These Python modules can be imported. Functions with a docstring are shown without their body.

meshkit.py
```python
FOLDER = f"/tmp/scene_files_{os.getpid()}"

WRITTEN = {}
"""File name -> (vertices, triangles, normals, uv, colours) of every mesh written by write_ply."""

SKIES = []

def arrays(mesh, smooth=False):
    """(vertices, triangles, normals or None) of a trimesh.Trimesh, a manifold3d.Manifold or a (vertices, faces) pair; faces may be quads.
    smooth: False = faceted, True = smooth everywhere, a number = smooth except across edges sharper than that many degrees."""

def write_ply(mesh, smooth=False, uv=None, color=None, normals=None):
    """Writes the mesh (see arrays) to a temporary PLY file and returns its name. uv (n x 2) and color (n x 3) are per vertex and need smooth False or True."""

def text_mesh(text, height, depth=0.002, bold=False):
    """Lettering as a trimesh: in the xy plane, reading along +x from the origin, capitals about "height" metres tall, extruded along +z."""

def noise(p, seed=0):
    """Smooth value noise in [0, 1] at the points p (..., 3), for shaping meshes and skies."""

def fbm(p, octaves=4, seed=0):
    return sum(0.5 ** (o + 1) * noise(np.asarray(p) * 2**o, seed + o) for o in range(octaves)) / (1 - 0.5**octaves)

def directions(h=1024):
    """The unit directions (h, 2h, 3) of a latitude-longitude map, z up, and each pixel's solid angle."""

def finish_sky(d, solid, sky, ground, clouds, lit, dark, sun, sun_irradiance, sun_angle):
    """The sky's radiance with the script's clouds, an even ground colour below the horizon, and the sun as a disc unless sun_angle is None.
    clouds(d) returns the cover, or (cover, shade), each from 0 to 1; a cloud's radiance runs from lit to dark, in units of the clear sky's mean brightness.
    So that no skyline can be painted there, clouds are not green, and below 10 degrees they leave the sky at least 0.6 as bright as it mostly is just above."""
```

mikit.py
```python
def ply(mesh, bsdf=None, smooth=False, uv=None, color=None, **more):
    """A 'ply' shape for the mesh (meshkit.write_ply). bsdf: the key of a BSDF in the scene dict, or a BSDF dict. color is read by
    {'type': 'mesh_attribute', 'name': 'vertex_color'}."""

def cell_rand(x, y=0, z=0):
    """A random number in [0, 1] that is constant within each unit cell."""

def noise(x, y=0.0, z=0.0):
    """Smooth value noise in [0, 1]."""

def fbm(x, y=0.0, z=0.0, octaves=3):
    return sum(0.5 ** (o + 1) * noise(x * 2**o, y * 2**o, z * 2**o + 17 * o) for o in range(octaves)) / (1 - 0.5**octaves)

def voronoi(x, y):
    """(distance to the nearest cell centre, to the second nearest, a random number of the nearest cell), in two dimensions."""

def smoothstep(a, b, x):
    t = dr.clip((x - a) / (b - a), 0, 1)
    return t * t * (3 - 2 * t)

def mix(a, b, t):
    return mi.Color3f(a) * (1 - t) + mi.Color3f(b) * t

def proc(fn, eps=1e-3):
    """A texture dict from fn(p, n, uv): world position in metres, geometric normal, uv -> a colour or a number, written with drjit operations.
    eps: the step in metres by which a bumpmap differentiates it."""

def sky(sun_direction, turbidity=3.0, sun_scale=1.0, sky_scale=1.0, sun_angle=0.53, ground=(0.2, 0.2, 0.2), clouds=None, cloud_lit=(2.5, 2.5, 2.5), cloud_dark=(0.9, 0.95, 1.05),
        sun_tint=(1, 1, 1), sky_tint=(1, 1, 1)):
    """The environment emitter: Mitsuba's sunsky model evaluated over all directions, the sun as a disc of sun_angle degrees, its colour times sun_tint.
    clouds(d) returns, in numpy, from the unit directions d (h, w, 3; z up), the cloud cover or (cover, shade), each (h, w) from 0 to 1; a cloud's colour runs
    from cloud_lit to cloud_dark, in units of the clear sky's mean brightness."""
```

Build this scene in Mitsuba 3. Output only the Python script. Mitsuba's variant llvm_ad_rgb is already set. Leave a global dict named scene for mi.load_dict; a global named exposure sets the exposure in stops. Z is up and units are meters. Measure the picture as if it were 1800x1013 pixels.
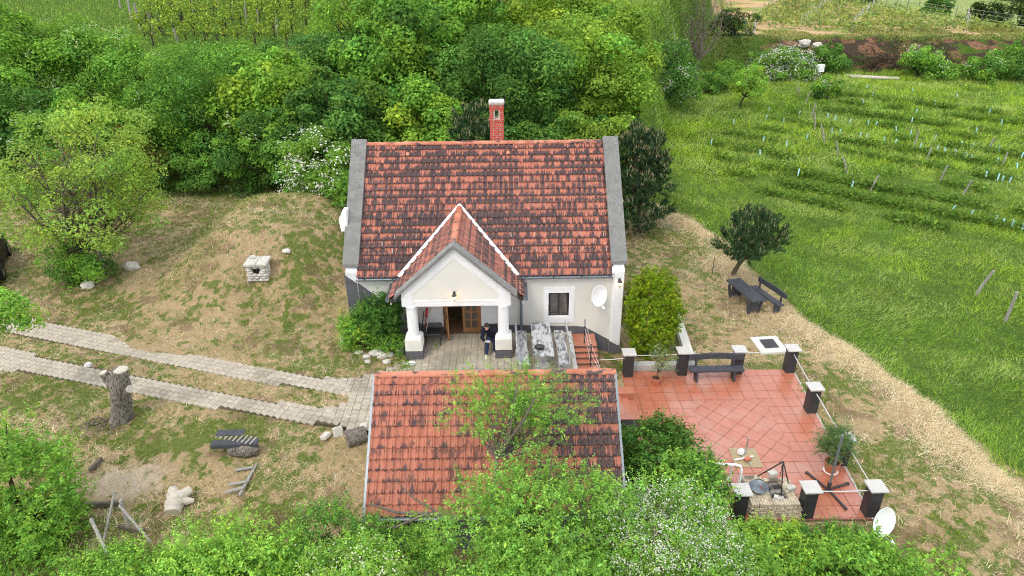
import math, random
import numpy as np, trimesh, shapely, manifold3d
from shapely.geometry import Polygon, LineString, Point, box as sbox
import drjit as dr, mitsuba as mi, mikit
import meshkit
from mikit import proc, noise, fbm, voronoi, cell_rand, smoothstep, mix

scene, labels = {}, {}
PI = math.pi
# ---------------------------------------------------------------- camera, sky, exposure
yaw, pitch, roll = 0.0046, 0.4761, -0.0113
CAM = np.array([0.8358, -21.7943, 13.1386])
Fw = np.array([math.sin(yaw)*math.cos(pitch), math.cos(yaw)*math.cos(pitch), -math.sin(pitch)])
Rt = np.array([math.cos(yaw), -math.sin(yaw), 0.0])
Up = np.cross(Rt, Fw)
Up = -Rt*math.sin(roll) + Up*math.cos(roll)
scene['camera'] = {'type': 'perspective', 'fov': math.degrees(2*math.atan(900/1219.8)), 'fov_axis': 'x', 'near_clip': 0.1, 'far_clip': 2000.0,
                   'to_world': mi.ScalarTransform4f().look_at(origin=CAM.tolist(), target=(CAM+Fw).tolist(), up=Up.tolist())}
scene['sky'] = mikit.sky([-0.35, -0.55, 0.85], turbidity=3, sun_scale=0.26, sun_angle=28, clouds=lambda d: 1.0, cloud_lit=(2.38, 2.5, 2.72), sun_tint=(0.90, 0.98, 1.10))
exposure = 2.55

# ---------------------------------------------------------------- helpers
T4 = mi.ScalarTransform4f
_n = {}
def uk(k):
    n = _n.get(k, 0); _n[k] = n+1
    return k if n == 0 else f'{k}_{n:03d}'
def lab(key, label=None, cat=None, group=None, kind=None):
    d = labels.setdefault(key, {})
    for a, b in (('label', label), ('category', cat), ('group', group), ('kind', kind)):
        if b: d[a] = b
    return key
def thing(name, label, cat, group=None):
    return lab(uk(name), label, cat, group)
def add(name, mesh, bsdf=None, parent=None, smooth=False, tw=None, **k):
    key = uk(parent + '__' + name if parent else name)
    d = dict(mesh) if isinstance(mesh, dict) else mikit.ply(mesh, bsdf, smooth, **k)
    if tw is not None: d['to_world'] = tw
    scene[key] = d
    return key
def struct(name, mesh, bsdf, **k):
    return lab(add(name, mesh, bsdf, **k), kind='structure')
def TW(loc=(0, 0, 0), rz=0, rx=0, ry=0, s=1.0):
    t = T4().translate(list(map(float, loc)))
    if rz: t = t @ T4().rotate([0, 0, 1], rz)
    if ry: t = t @ T4().rotate([0, 1, 0], ry)
    if rx: t = t @ T4().rotate([1, 0, 0], rx)
    if not (isinstance(s, float) and s == 1.0): t = t @ T4().scale(s if isinstance(s, (list, tuple)) else [s]*3)
    return t
def TM(ex, ey, ez, o):
    m = np.eye(4); m[:3, 0], m[:3, 1], m[:3, 2], m[:3, 3] = ex, ey, ez, o
    return T4(m.tolist())
def rotm(rz=0, rx=0, ry=0):
    a, b, c = np.radians([rz, rx, ry])
    Z = np.array([[math.cos(a), -math.sin(a), 0], [math.sin(a), math.cos(a), 0], [0, 0, 1]])
    X = np.array([[1, 0, 0], [0, math.cos(b), -math.sin(b)], [0, math.sin(b), math.cos(b)]])
    Y = np.array([[math.cos(c), 0, math.sin(c)], [0, 1, 0], [-math.sin(c), 0, math.cos(c)]])
    return Z @ Y @ X
def mv(m, loc=(0, 0, 0), rz=0, rx=0, ry=0):
    m = m.copy(); m.vertices = np.asarray(m.vertices) @ rotm(rz, rx, ry).T + np.asarray(loc, float)
    return m
def cat(*ms):
    ms = [m for x in ms for m in (x if isinstance(x, (list, tuple)) else [x])]
    return trimesh.util.concatenate(ms)
_BOXF = None
def box(sx, sy, sz, c=(0, 0, 0), b=0.0):
    """Box centred at c with chamfered edges."""
    h = np.array([sx, sy, sz])/2
    if b <= 0:
        m = trimesh.creation.box([sx, sy, sz])
    else:
        b = min(b, h.min()*0.8)
        pts = []
        for s in np.array(np.meshgrid([-1, 1], [-1, 1], [-1, 1])).reshape(3, -1).T:
            for k in range(3):
                q = h.copy() - b; q[k] += b
                pts.append(q*s)
        m = trimesh.convex.convex_hull(np.array(pts))
    m.vertices = np.asarray(m.vertices) + np.asarray(c, float)
    return m
def boxz(x0, x1, y0, y1, z0, z1, b=0.0):
    return box(x1-x0, y1-y0, z1-z0, ((x0+x1)/2, (y0+y1)/2, (z0+z1)/2), b)
def tube(pts, r, n=6, cap=True):
    p = np.asarray(pts, float); r = np.broadcast_to(np.asarray(r, float), (len(p),))
    t = np.gradient(p, axis=0); t /= np.linalg.norm(t, axis=1, keepdims=True)+1e-9
    ref = np.array([0, 0, 1.0]) if abs(t[0][2]) < 0.9 else np.array([1.0, 0, 0])
    V = []
    for i in range(len(p)):
        a = ref - t[i]*(ref @ t[i]); a /= np.linalg.norm(a)+1e-9
        ref = a
        b = np.cross(t[i], a); w = np.arange(n)*2*PI/n
        V.append(p[i] + r[i]*(np.cos(w)[:, None]*a + np.sin(w)[:, None]*b))
    V = np.vstack(V); L = len(p); i, j = np.meshgrid(np.arange(L-1), np.arange(n), indexing='ij'); k = (j+1) % n
    q = np.stack([i*n+j, i*n+k, (i+1)*n+k, (i+1)*n+j], -1).reshape(-1, 4)
    f = np.vstack([q[:, [0, 1, 2]], q[:, [0, 2, 3]]])
    if cap:
        V = np.vstack([V, p[0], p[-1]]); m = L*n; w = np.arange(n)
        f = np.vstack([f, np.stack([(w+1) % n, w, 0*w+m], -1), np.stack([(L-1)*n+w, (L-1)*n+(w+1) % n, 0*w+m+1], -1)])
    return trimesh.Trimesh(V, f, process=False)
def lathe(prof, n=24, c=(0, 0, 0)):
    p = np.asarray(prof, float); w = np.arange(n)*2*PI/n
    V = np.stack([p[:, 0:1]*np.cos(w), p[:, 0:1]*np.sin(w), np.repeat(p[:, 1:2], n, 1)], -1).reshape(-1, 3) + np.asarray(c, float)
    i, j = np.meshgrid(np.arange(len(p)-1), np.arange(n), indexing='ij'); k = (j+1) % n
    q = np.stack([i*n+j, i*n+k, (i+1)*n+k, (i+1)*n+j], -1).reshape(-1, 4)
    return trimesh.Trimesh(V, np.vstack([q[:, [0, 1, 2]], q[:, [0, 2, 3]]]), process=False)
def prism(poly, h):
    if not isinstance(poly, Polygon): poly = Polygon(poly)
    return trimesh.creation.extrude_polygon(poly, h, engine='earcut')
def prism_xz(poly, y0, y1):
    """Polygon given in (x, z), solid from y0 to y1."""
    m = prism(poly, y1-y0); v = np.asarray(m.vertices); m.vertices = np.stack([v[:, 0], y1-v[:, 2], v[:, 1]], -1)
    return m
def prism_yz(poly, x0, x1):
    m = prism(poly, x1-x0); v = np.asarray(m.vertices); m.vertices = np.stack([x0+v[:, 2], v[:, 0], v[:, 1]], -1)
    return m
def blob(r, c, seed, amp=0.25, sub=2, s=(1, 1, 1), freq=1.7, flat=None):
    m = trimesh.creation.icosphere(subdivisions=sub, radius=1.0); v = np.asarray(m.vertices)
    k = 1 + amp*2*(meshkit.noise(v*freq+seed*7.3, seed)-0.5) + amp*0.7*(meshkit.noise(v*freq*2.6+seed*3.1, seed+5)-0.5)
    v = v*k[:, None]*r*np.asarray(s, float)
    if flat is not None: v[:, 2] = np.maximum(v[:, 2], flat)
    m.vertices = v + np.asarray(c, float)
    return m
def nrm(v): return v/(np.linalg.norm(v, axis=-1, keepdims=True)+1e-9)

# ---------------------------------------------------------------- terrain height
def ss(a, b, x):
    t = np.clip((x-a)/(b-a), 0, 1); return t*t*(3-2*t)
def gz(x, y):
    x = np.asarray(x, float); y = np.asarray(y, float)
    L = 0.055*np.maximum(y-1, 0)+0.21*np.clip(y-15, 0, 17)+0.13*np.clip(y-32, 0, 200)-0.10*np.maximum(-4.2-y, 0)
    L = L - 0.9*ss(-6.5, -9.5, y)*ss(-6, -3.2, x)
    L = L + 2.3*np.exp(-(((x+9.3)/3.6)**2)**1.6-np.where(y > 6.6, (((y-6.6)/3.4)**2)**2.2, (((y-6.6)/4.6)**2)**1.4))
    R = -0.93-0.9*ss(11, 18.5, x+0.10*(y-2))+0.016*np.clip(y, 0, 200)+0.05*np.minimum(y+9, 0)
    R = R - 1.1*ss(-8.25, -9.6, y)*(1-ss(9.8, 12.5, x))
    yb = 56-0.06*(x-30)
    R = R+2.9*ss(yb, yb+4.0, y)+0.012*np.clip(y-yb-4, 0, 60)
    s = x-(50.8+(92.8-y)*0.378)
    R = R-np.clip(0.13*np.maximum(s, 0), 0, 9)*ss(58, 66, y)+28*ss(200, 520, y)
    t = ss(1.9, 4.9, x-0.35*np.maximum(y-8, 0)*ss(8, 30, y))
    return L*(1-t)+R*t

# ---------------------------------------------------------------- materials
def rgb(*c): return {'type': 'rgb', 'value': list(map(float, c))}
def mat(name, base, rough=0.7, metal=0.0, spec=0.5, two=True, bump=None, scale=0.01, **k):
    d = {'type': 'principled', 'base_color': rgb(*base) if isinstance(base, (tuple, list)) else proc(base), 'roughness': rough if isinstance(rough, float) else proc(rough), 'metallic': float(metal), 'specular': float(spec), **k}
    if bump is not None:
        d = {'type': 'bumpmap', 'nested': d, 'arbitrary': proc(bump, eps=2e-3), 'scale': float(scale)}
    if two: d = {'type': 'twosided', 'nested': d}
    scene[name] = d
    return name
VC = {'type': 'mesh_attribute', 'name': 'vertex_color'}
scene['leaf'] = {'type': 'principledthin', 'base_color': VC, 'roughness': 0.55, 'diff_trans': 0.75, 'spec_trans': 0.0, 'eta': 1.35}
scene['grass'] = {'type': 'twosided', 'nested': {'type': 'diffuse', 'reflectance': VC}}

def c_ground(p, n, uv):
    a = fbm(p.x*0.55, p.y*0.55, 0.0, 4); b = fbm(p.x*5.0, p.y*5.0, 3.0, 3); c = noise(p.x*23, p.y*23)
    straw = mix((0.24, 0.17, 0.095), (0.43, 0.325, 0.19), c*0.6+0.4*b)
    green = mix((0.075, 0.10, 0.022), (0.14, 0.17, 0.042), c)
    soil = mi.Color3f(0.15, 0.10, 0.062)
    lawn = mix(straw, green, smoothstep(0.44, 0.60, a*0.45+b*0.55))
    lawn = mix(lawn, soil, smoothstep(0.62, 0.72, fbm(p.x*1.3+40, p.y*1.3, 1.0, 3))*0.6)
    sand = smoothstep(1.0, 0.45, dr.sqrt(dr.square((p.x+9.9)/1.5)+dr.square((p.y+7.1)/0.75))+(b-0.5)*0.9)
    lawn = mix(lawn, mix((0.40, 0.315, 0.22), (0.52, 0.42, 0.31), c), sand*0.85)
    mead = mix((0.035, 0.070, 0.012), (0.085, 0.145, 0.022), b)
    edge = 13.9-0.27*p.y+(noise(p.x*0.9, p.y*0.9)-0.5)*0.7+(noise(p.y*0.33, 4.0)-0.5)*1.1
    m = smoothstep(-0.15, 0.15, p.x-edge)
    m = dr.maximum(m, smoothstep(12.0, 14.5, p.y+(a-0.5)*2))
    col = mix(lawn, mead, m)
    yb = 56-0.06*(p.x-30)
    # cut earth bank, sandy track and vineyard soil above it
    e = fbm(p.x*0.35, p.z*1.1, 2.0, 4)
    east = smoothstep(28, 33, p.x+(a-0.5)*6)
    bank = smoothstep(0.2, 0.8, p.y-yb)*smoothstep(4.6, 3.6, p.y-yb)
    col = mix(col, mix(mix((0.115, 0.062, 0.036), (0.27, 0.15, 0.09), b), (0.055, 0.042, 0.030), smoothstep(0.46, 0.6, fbm(p.x*0.8, p.z*1.6, 8.0, 4))), bank*east*smoothstep(0.44, 0.52, e+0.03))
    vs = mix((0.47, 0.33, 0.19), (0.33, 0.23, 0.125), b)
    vs = mix(vs, (0.19, 0.22, 0.06), smoothstep(0.5, 0.6, fbm(p.x*0.22, p.y*0.5, 5.0, 3)))
    top = smoothstep(4.6, 6.0, p.y-yb+(a-0.5)*2.5)
    col = mix(col, vs, top*smoothstep(26, 31, p.x+(a-0.5)*6))
    s = p.x-(50.8+(92.8-p.y)*0.378)
    field = mix((0.13, 0.19, 0.055), (0.24, 0.26, 0.10), fbm(p.x*0.06, p.y*0.06, 0.0, 3))
    col = mix(col, field, smoothstep(1.0, 4.0, s)*smoothstep(58, 64, p.y))
    return col
mat('m_ground', c_ground, 0.95, spec=0.1)

def flame(lo, hi, dark_amt, spots, z0=2.385, dz=0.19368, u0=4.5, w=0.1915):
    def fn(p, n, uv):
        u = dr.select(dr.abs(n.x) > 0.5, p.y+1.25, p.x+u0)+40*w
        col = dr.floor(u/w); row = dr.floor((p.z-z0)/dz)
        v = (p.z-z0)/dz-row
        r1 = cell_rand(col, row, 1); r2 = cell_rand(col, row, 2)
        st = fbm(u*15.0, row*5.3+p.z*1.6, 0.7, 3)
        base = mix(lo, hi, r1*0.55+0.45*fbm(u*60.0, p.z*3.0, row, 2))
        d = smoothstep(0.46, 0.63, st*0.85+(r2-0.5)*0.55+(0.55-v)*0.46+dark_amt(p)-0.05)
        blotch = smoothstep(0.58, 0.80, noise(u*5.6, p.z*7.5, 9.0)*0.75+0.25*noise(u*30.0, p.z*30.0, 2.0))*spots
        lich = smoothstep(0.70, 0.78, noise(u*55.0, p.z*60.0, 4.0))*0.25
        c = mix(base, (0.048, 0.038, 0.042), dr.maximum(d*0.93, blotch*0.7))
        return mix(c, (0.30, 0.25, 0.22), lich*smoothstep(0.5, 0.65, noise(u*1.1, p.z*1.3, 2.0)))
    return fn
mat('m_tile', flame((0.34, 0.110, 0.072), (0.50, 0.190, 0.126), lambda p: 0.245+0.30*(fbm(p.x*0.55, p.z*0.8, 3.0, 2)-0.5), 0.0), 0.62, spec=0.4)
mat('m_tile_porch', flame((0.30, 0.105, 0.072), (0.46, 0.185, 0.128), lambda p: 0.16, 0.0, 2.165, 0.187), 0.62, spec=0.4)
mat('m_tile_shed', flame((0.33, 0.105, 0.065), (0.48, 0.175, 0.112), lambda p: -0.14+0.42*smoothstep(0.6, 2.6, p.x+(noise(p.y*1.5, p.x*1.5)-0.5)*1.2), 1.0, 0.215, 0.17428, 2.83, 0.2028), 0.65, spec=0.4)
mat('m_ridge', lambda p, n, uv: mix(mix((0.42, 0.13, 0.075), (0.60, 0.25, 0.16), noise(p.x*3.1, p.y*3.1)), (0.10, 0.07, 0.065), smoothstep(0.58, 0.72, fbm(p.x*4.0, p.z*9.0+p.y*7.0, 1.0, 3))), 0.65, spec=0.4)
def grit(c, a=0.10, f=70.0):
    c = np.array(c)
    return lambda p, n, uv: mix((c*(1-a)).tolist(), (c*(1+a)).tolist(), fbm(p.x*f, p.y*f, p.z*f, 2))
mat('m_cream', lambda p, n, uv: mix((0.68, 0.67, 0.615), (0.755, 0.745, 0.69), fbm(p.x*1.7+p.y, p.z*1.7, 0.0, 4)), 0.9, spec=0.2, bump=lambda p, n, uv: fbm(p.x*45, p.y*45, p.z*45, 2), scale=0.004)
def c_white(p, n, uv):
    s = smoothstep(0.62, 0.80, fbm(p.x*9.0, p.y*9.0, p.z*2.2, 4))
    return mix(mix((0.74, 0.755, 0.77), (0.83, 0.84, 0.85), fbm(p.x*2.0, p.y*2.0, p.z*2.0, 3)), (0.5, 0.5, 0.5), s*0.30)
mat('m_white', c_white, 0.8, spec=0.3)
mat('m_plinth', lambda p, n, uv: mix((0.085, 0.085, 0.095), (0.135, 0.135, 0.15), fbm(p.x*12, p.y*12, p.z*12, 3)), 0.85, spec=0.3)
def c_conc(lo, hi, f=6.0):
    def fn(p, n, uv):
        a = fbm(p.x*f, p.y*f, p.z*f, 4); b = noise(p.x*70, p.y*70, p.z*70)
        c = mix(lo, hi, a*0.7+b*0.3)
        return mix(c, (0.12, 0.12, 0.11), smoothstep(0.62, 0.74, fbm(p.x*14+5, p.y*14, p.z*14, 3))*0.55)
    return fn
mat('m_coping', c_conc((0.13, 0.13, 0.125), (0.30, 0.30, 0.29)), 0.9, spec=0.2, bump=lambda p, n, uv: fbm(p.x*30, p.y*30, p.z*30, 3), scale=0.01)
mat('m_concrete', c_conc((0.36, 0.36, 0.34), (0.58, 0.57, 0.54), 3.0), 0.9, spec=0.2)
mat('m_paver', lambda p, n, uv: mix(mix((0.36, 0.315, 0.25), (0.49, 0.44, 0.355), cell_rand(dr.floor(p.x*4.7), dr.floor(p.y*5.3))*0.6+0.4*fbm(p.x*30, p.y*30, 0.0, 3)), (0.24, 0.21, 0.16), smoothstep(0.56, 0.72, fbm(p.x*1.2, p.y*1.2, 7.0, 4))*0.55), 0.85, spec=0.3)
mat('m_joint', lambda p, n, uv: mix((0.05, 0.045, 0.03), (0.13, 0.11, 0.07), noise(p.x*40, p.y*40)), 0.95, spec=0.1)
mat('m_zinc', (0.23, 0.27, 0.30), 0.45, metal=0.6)
mat('m_flash', (0.80, 0.80, 0.80), 0.6)
def c_wood(lo, hi, f=1.0, ax='z'):
    def fn(p, n, uv):
        a, b, c = {'z': (p.x, p.y, p.z), 'x': (p.y, p.z, p.x), 'y': (p.x, p.z, p.y)}[ax]
        g = fbm(a*55*f, b*55*f, c*2.2*f, 3)
        return mix(lo, hi, g)
    return fn
mat('m_door', c_wood((0.26, 0.115, 0.045), (0.47, 0.25, 0.105)), 0.5, spec=0.5)
mat('m_darkwin', (0.035, 0.03, 0.03), 0.5)
mat('m_slat', (0.16, 0.13, 0.12), 0.6)
mat('m_inside', (0.26, 0.15, 0.09), 0.8)
scene['m_pane'] = {'type': 'thindielectric', 'int_ior': 1.5}
def c_terr(p, n, uv):
    ang = 0.0086
    c1 = cell_rand(dr.floor((p.x-5.13)/0.4433), dr.floor((p.y+1.26)/0.4433), 3)
    c = mix((0.37, 0.115, 0.062), (0.44, 0.155, 0.092), c1*0.5+0.5*fbm(p.x*7, p.y*7, 0.0, 3))
    return mix(c, (0.42, 0.21, 0.15), smoothstep(0.5, 0.75, fbm(p.x*1.6, p.y*1.6, 3.0, 4))*0.6)
mat('m_terr', c_terr, lambda p, n, uv: 0.20+0.18*fbm(p.x*3, p.y*3, 1.0, 3), spec=0.9, clearcoat=0.8, clearcoat_gloss=0.85)
mat('m_grout', (0.15, 0.09, 0.07), 0.9, spec=0.2)
mat('m_brick', lambda p, n, uv: mix((0.42, 0.062, 0.040), (0.55, 0.115, 0.07), fbm(p.x*19, p.y*19, p.z*23, 3)), 0.75, spec=0.3)
mat('m_mortar', grit((0.56, 0.52, 0.48)), 0.9, spec=0.2)
def c_tanb(p, n, uv):
    c = mix((0.42, 0.35, 0.25), (0.62, 0.54, 0.42), cell_rand(dr.floor(p.x*6.3), dr.floor(p.y*9), dr.floor(p.z*13))*0.5+0.5*fbm(p.x*14, p.y*14, p.z*14, 3))
    return mix(c, (0.07, 0.065, 0.06), smoothstep(0.50, 0.66, fbm(p.x*3.1+2, p.y*3.1, p.z*2.0, 4))*0.75)
mat('m_tanbrick', c_tanb, 0.9, spec=0.2)
mat('m_soot', lambda p, n, uv: mix((0.05, 0.047, 0.045), (0.30, 0.28, 0.26), smoothstep(0.42, 0.7, fbm(p.x*6, p.y*6, p.z*6, 4))), 0.95, spec=0.1)
mat('m_granite', lambda p, n, uv: mix((0.40, 0.39, 0.37), (0.60, 0.585, 0.55), fbm(p.x*60, p.y*60, p.z*60, 2)), 0.7, spec=0.4)
mat('m_black', lambda p, n, uv: mix((0.022, 0.022, 0.026), (0.045, 0.045, 0.05), fbm(p.x*8, p.y*8, p.z*8, 3)), 0.5, spec=0.5)
mat('m_darkwood', lambda p, n, uv: mix((0.032, 0.034, 0.042), (0.075, 0.08, 0.095), fbm(p.x*22, p.y*6, p.z*30, 3)), 0.6, spec=0.4)
def c_weather(p, n, uv):
    a = fbm(p.x*42, p.y*3.2, p.z*25, 3); b = fbm(p.x*13, p.y*7.0, p.z*9, 4)
    return mix(mix((0.34, 0.345, 0.35), (0.56, 0.56, 0.56), a), (0.10, 0.105, 0.115), smoothstep(0.46, 0.64, b*0.6+a*0.4)*0.9)
mat('m_weather', c_weather, 0.8, spec=0.3)
mat('m_metal', (0.03, 0.03, 0.032), 0.4, spec=0.6)
mat('m_steel', (0.50, 0.51, 0.52), 0.35, metal=0.8)
mat('m_rail', (0.62, 0.63, 0.64), 0.4, metal=0.3)
mat('m_wplastic', lambda p, n, uv: mix((0.80, 0.81, 0.82), (0.86, 0.87, 0.88), fbm(p.x*5, p.y*5, p.z*5, 3)), 0.4, spec=0.5)
mat('m_terracotta', grit((0.46, 0.16, 0.085), 0.18, 20.0), 0.7)
mat('m_soil', grit((0.06, 0.045, 0.03), 0.4, 40.0), 0.95, spec=0.1)
mat('m_stone', c_conc((0.34, 0.32, 0.28), (0.68, 0.66, 0.61), 8.0), 0.9, spec=0.2)
mat('m_board', grit((0.36, 0.29, 0.17), 0.15, 30.0), 0.8)
def c_bark(lo, hi):
    return lambda p, n, uv: mix(lo, hi, fbm(p.x*20, p.y*20, p.z*5, 3))
mat('m_bark', c_bark((0.085, 0.068, 0.05), (0.22, 0.19, 0.155)), 0.9, spec=0.15)
mat('m_barkdark', c_bark((0.035, 0.028, 0.02), (0.10, 0.08, 0.06)), 0.9, spec=0.15)
mat('m_oldbark', lambda p, n, uv: mix((0.075, 0.065, 0.055), (0.30, 0.27, 0.235), smoothstep(0.30, 0.72, fbm(p.x*52, p.y*52, p.z*11, 3)*0.75+0.25*fbm(p.x*9, p.y*9, p.z*6, 2))), 0.95, spec=0.1, bump=lambda p, n, uv: fbm(p.x*52, p.y*52, p.z*11, 3), scale=0.02)
mat('m_cutwood', c_wood((0.38, 0.34, 0.28), (0.62, 0.57, 0.49), 0.6), 0.9, spec=0.2)
mat('m_stake', c_wood((0.20, 0.185, 0.165), (0.42, 0.40, 0.37), 0.6), 0.9, spec=0.2)
mat('m_guard', (0.42, 0.70, 0.74), 0.5)
mat('m_rock', c_conc((0.40, 0.37, 0.33), (0.72, 0.69, 0.63), 2.0), 0.9, spec=0.2)
mat('m_twig', (0.10, 0.075, 0.055), 0.9, spec=0.1)
mat('m_navy', grit((0.016, 0.018, 0.034), 0.3, 25.0), 0.85, spec=0.2)
mat('m_jeans', grit((0.03, 0.05, 0.10), 0.3, 40.0), 0.85, spec=0.2)
mat('m_skin', (0.48, 0.27, 0.19), 0.55)
mat('m_hair', (0.02, 0.015, 0.012), 0.6)
mat('m_shoe', (0.62, 0.58, 0.54), 0.6)
mat('m_red', (0.45, 0.02, 0.03), 0.5)
mat('m_carpaint', (0.010, 0.010, 0.012), 0.55, spec=0.25)
mat('m_rubber', (0.018, 0.018, 0.018), 0.8)
mat('m_redlamp', (0.35, 0.012, 0.01), 0.25)
mat('m_slab', (0.62, 0.60, 0.55), 0.85)
mat('m_blossom', (0.78, 0.78, 0.70), 0.8)
mat('m_hook', (0.50, 0.36, 0.31), 0.6)
mat('m_plum', (0.10, 0.03, 0.05), 0.6)
# ================================================================ GROUND
def axis(parts):
    return np.unique(np.concatenate([np.arange(a, b, s) for a, b, s in parts]))
gx = axis([(-600, -60, 20), (-60, -22, 1.0), (-22, 18, 0.42), (18, 70, 0.9), (70, 160, 3), (160, 900, 20)])
gy = axis([(-300, -20, 20), (-20, -12, 1), (-12, 18, 0.42), (18, 68, 0.8), (68, 220, 4), (220, 1400, 25)])
X, Y = np.meshgrid(gx, gy)
Z = gz(X, Y)
P3 = np.stack([X*0.8, Y*0.8, 0*X], -1)
near = ((X > -40) & (X < 75) & (Y < 75))
flat = (np.abs(X+0.6) < 5.9) & (Y > -6) & (Y < 9)
terr = (X > 3) & (X < 11.3) & (Y > -8.6) & (Y < 0)
rough = np.where(near & ~flat & ~terr, 1.0, 0.0)*(0.10*(meshkit.noise(P3)-0.5)+0.05*(meshkit.noise(P3*3.1+9)-0.5))
bk = (Y > 54) & (Y < 61) & (X > 18)
rough = rough + bk*0.7*(meshkit.noise(P3*1.3+31)-0.5)
dr_m = ((X > -20) & (X < -2) & (np.abs(Y-(-1.9-0.30*(X+11))) < 2.9))
Z = Z + np.where(dr_m, 0, rough)
ny, nx = X.shape
i, j = np.meshgrid(np.arange(ny-1), np.arange(nx-1), indexing='ij')
q = np.stack([i*nx+j, i*nx+j+1, (i+1)*nx+j+1, (i+1)*nx+j], -1).reshape(-1, 4)
gm = trimesh.Trimesh(np.stack([X, Y, Z], -1).reshape(-1, 3), np.vstack([q[:, [0, 1, 2]], q[:, [0, 2, 3]]]), process=False)
struct('ground', gm, 'm_ground', smooth=True)

# ---------------------------------------------------------------- driveway strips and porch paving of interlocking pavers
A1 = [(-21.5, 3.05), (-18.22, 1.86), (-15.08, 0.70), (-11.17, -0.78), (-8.1, -1.9), (-4.72, -2.86)]
A2 = [(-4.3, -3.62), (-6.5, -3.05), (-8.21, -2.55), (-10.39, -1.9), (-13.14, -0.97), (-17.07, 0.29), (-20.9, 1.7)]
B1 = [(-21.3, 0.75), (-17.43, -0.51), (-14.89, -1.37), (-12.85, -2.0), (-9.71, -3.03), (-6.82, -3.93), (-4.93, -4.32)]
B2 = [(-4.25, -5.2), (-6.02, -4.78), (-8.57, -4.12), (-10.63, -3.53), (-13.91, -2.56), (-16.56, -1.8), (-20.8, -0.6)]
apron = Polygon([(-4.8, -2.84), (-3.7, -2.5), (-2.72, -1.62), (-2.72, -5.6), (-4.35, -5.2), (-4.93, -4.32), (-4.15, -4.1), (-4.3, -3.62)])
drive_poly = shapely.unary_union([Polygon(A1+A2), Polygon(B1+B2), apron]).buffer(0.01)
pave_poly = Polygon([(-2.74, 0.1), (2.95, 0.1), (2.95, -4.75), (-2.74, -4.75)])
def sheet(poly, z0, z1):
    m = prism(poly, z1-z0); m.vertices = np.asarray(m.vertices)+[0, 0, z0]; return m
struct('driveway', cat([sheet(g, -0.22, 0.012) for g in getattr(drive_poly, 'geoms', [drive_poly])]), 'm_joint')
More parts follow.
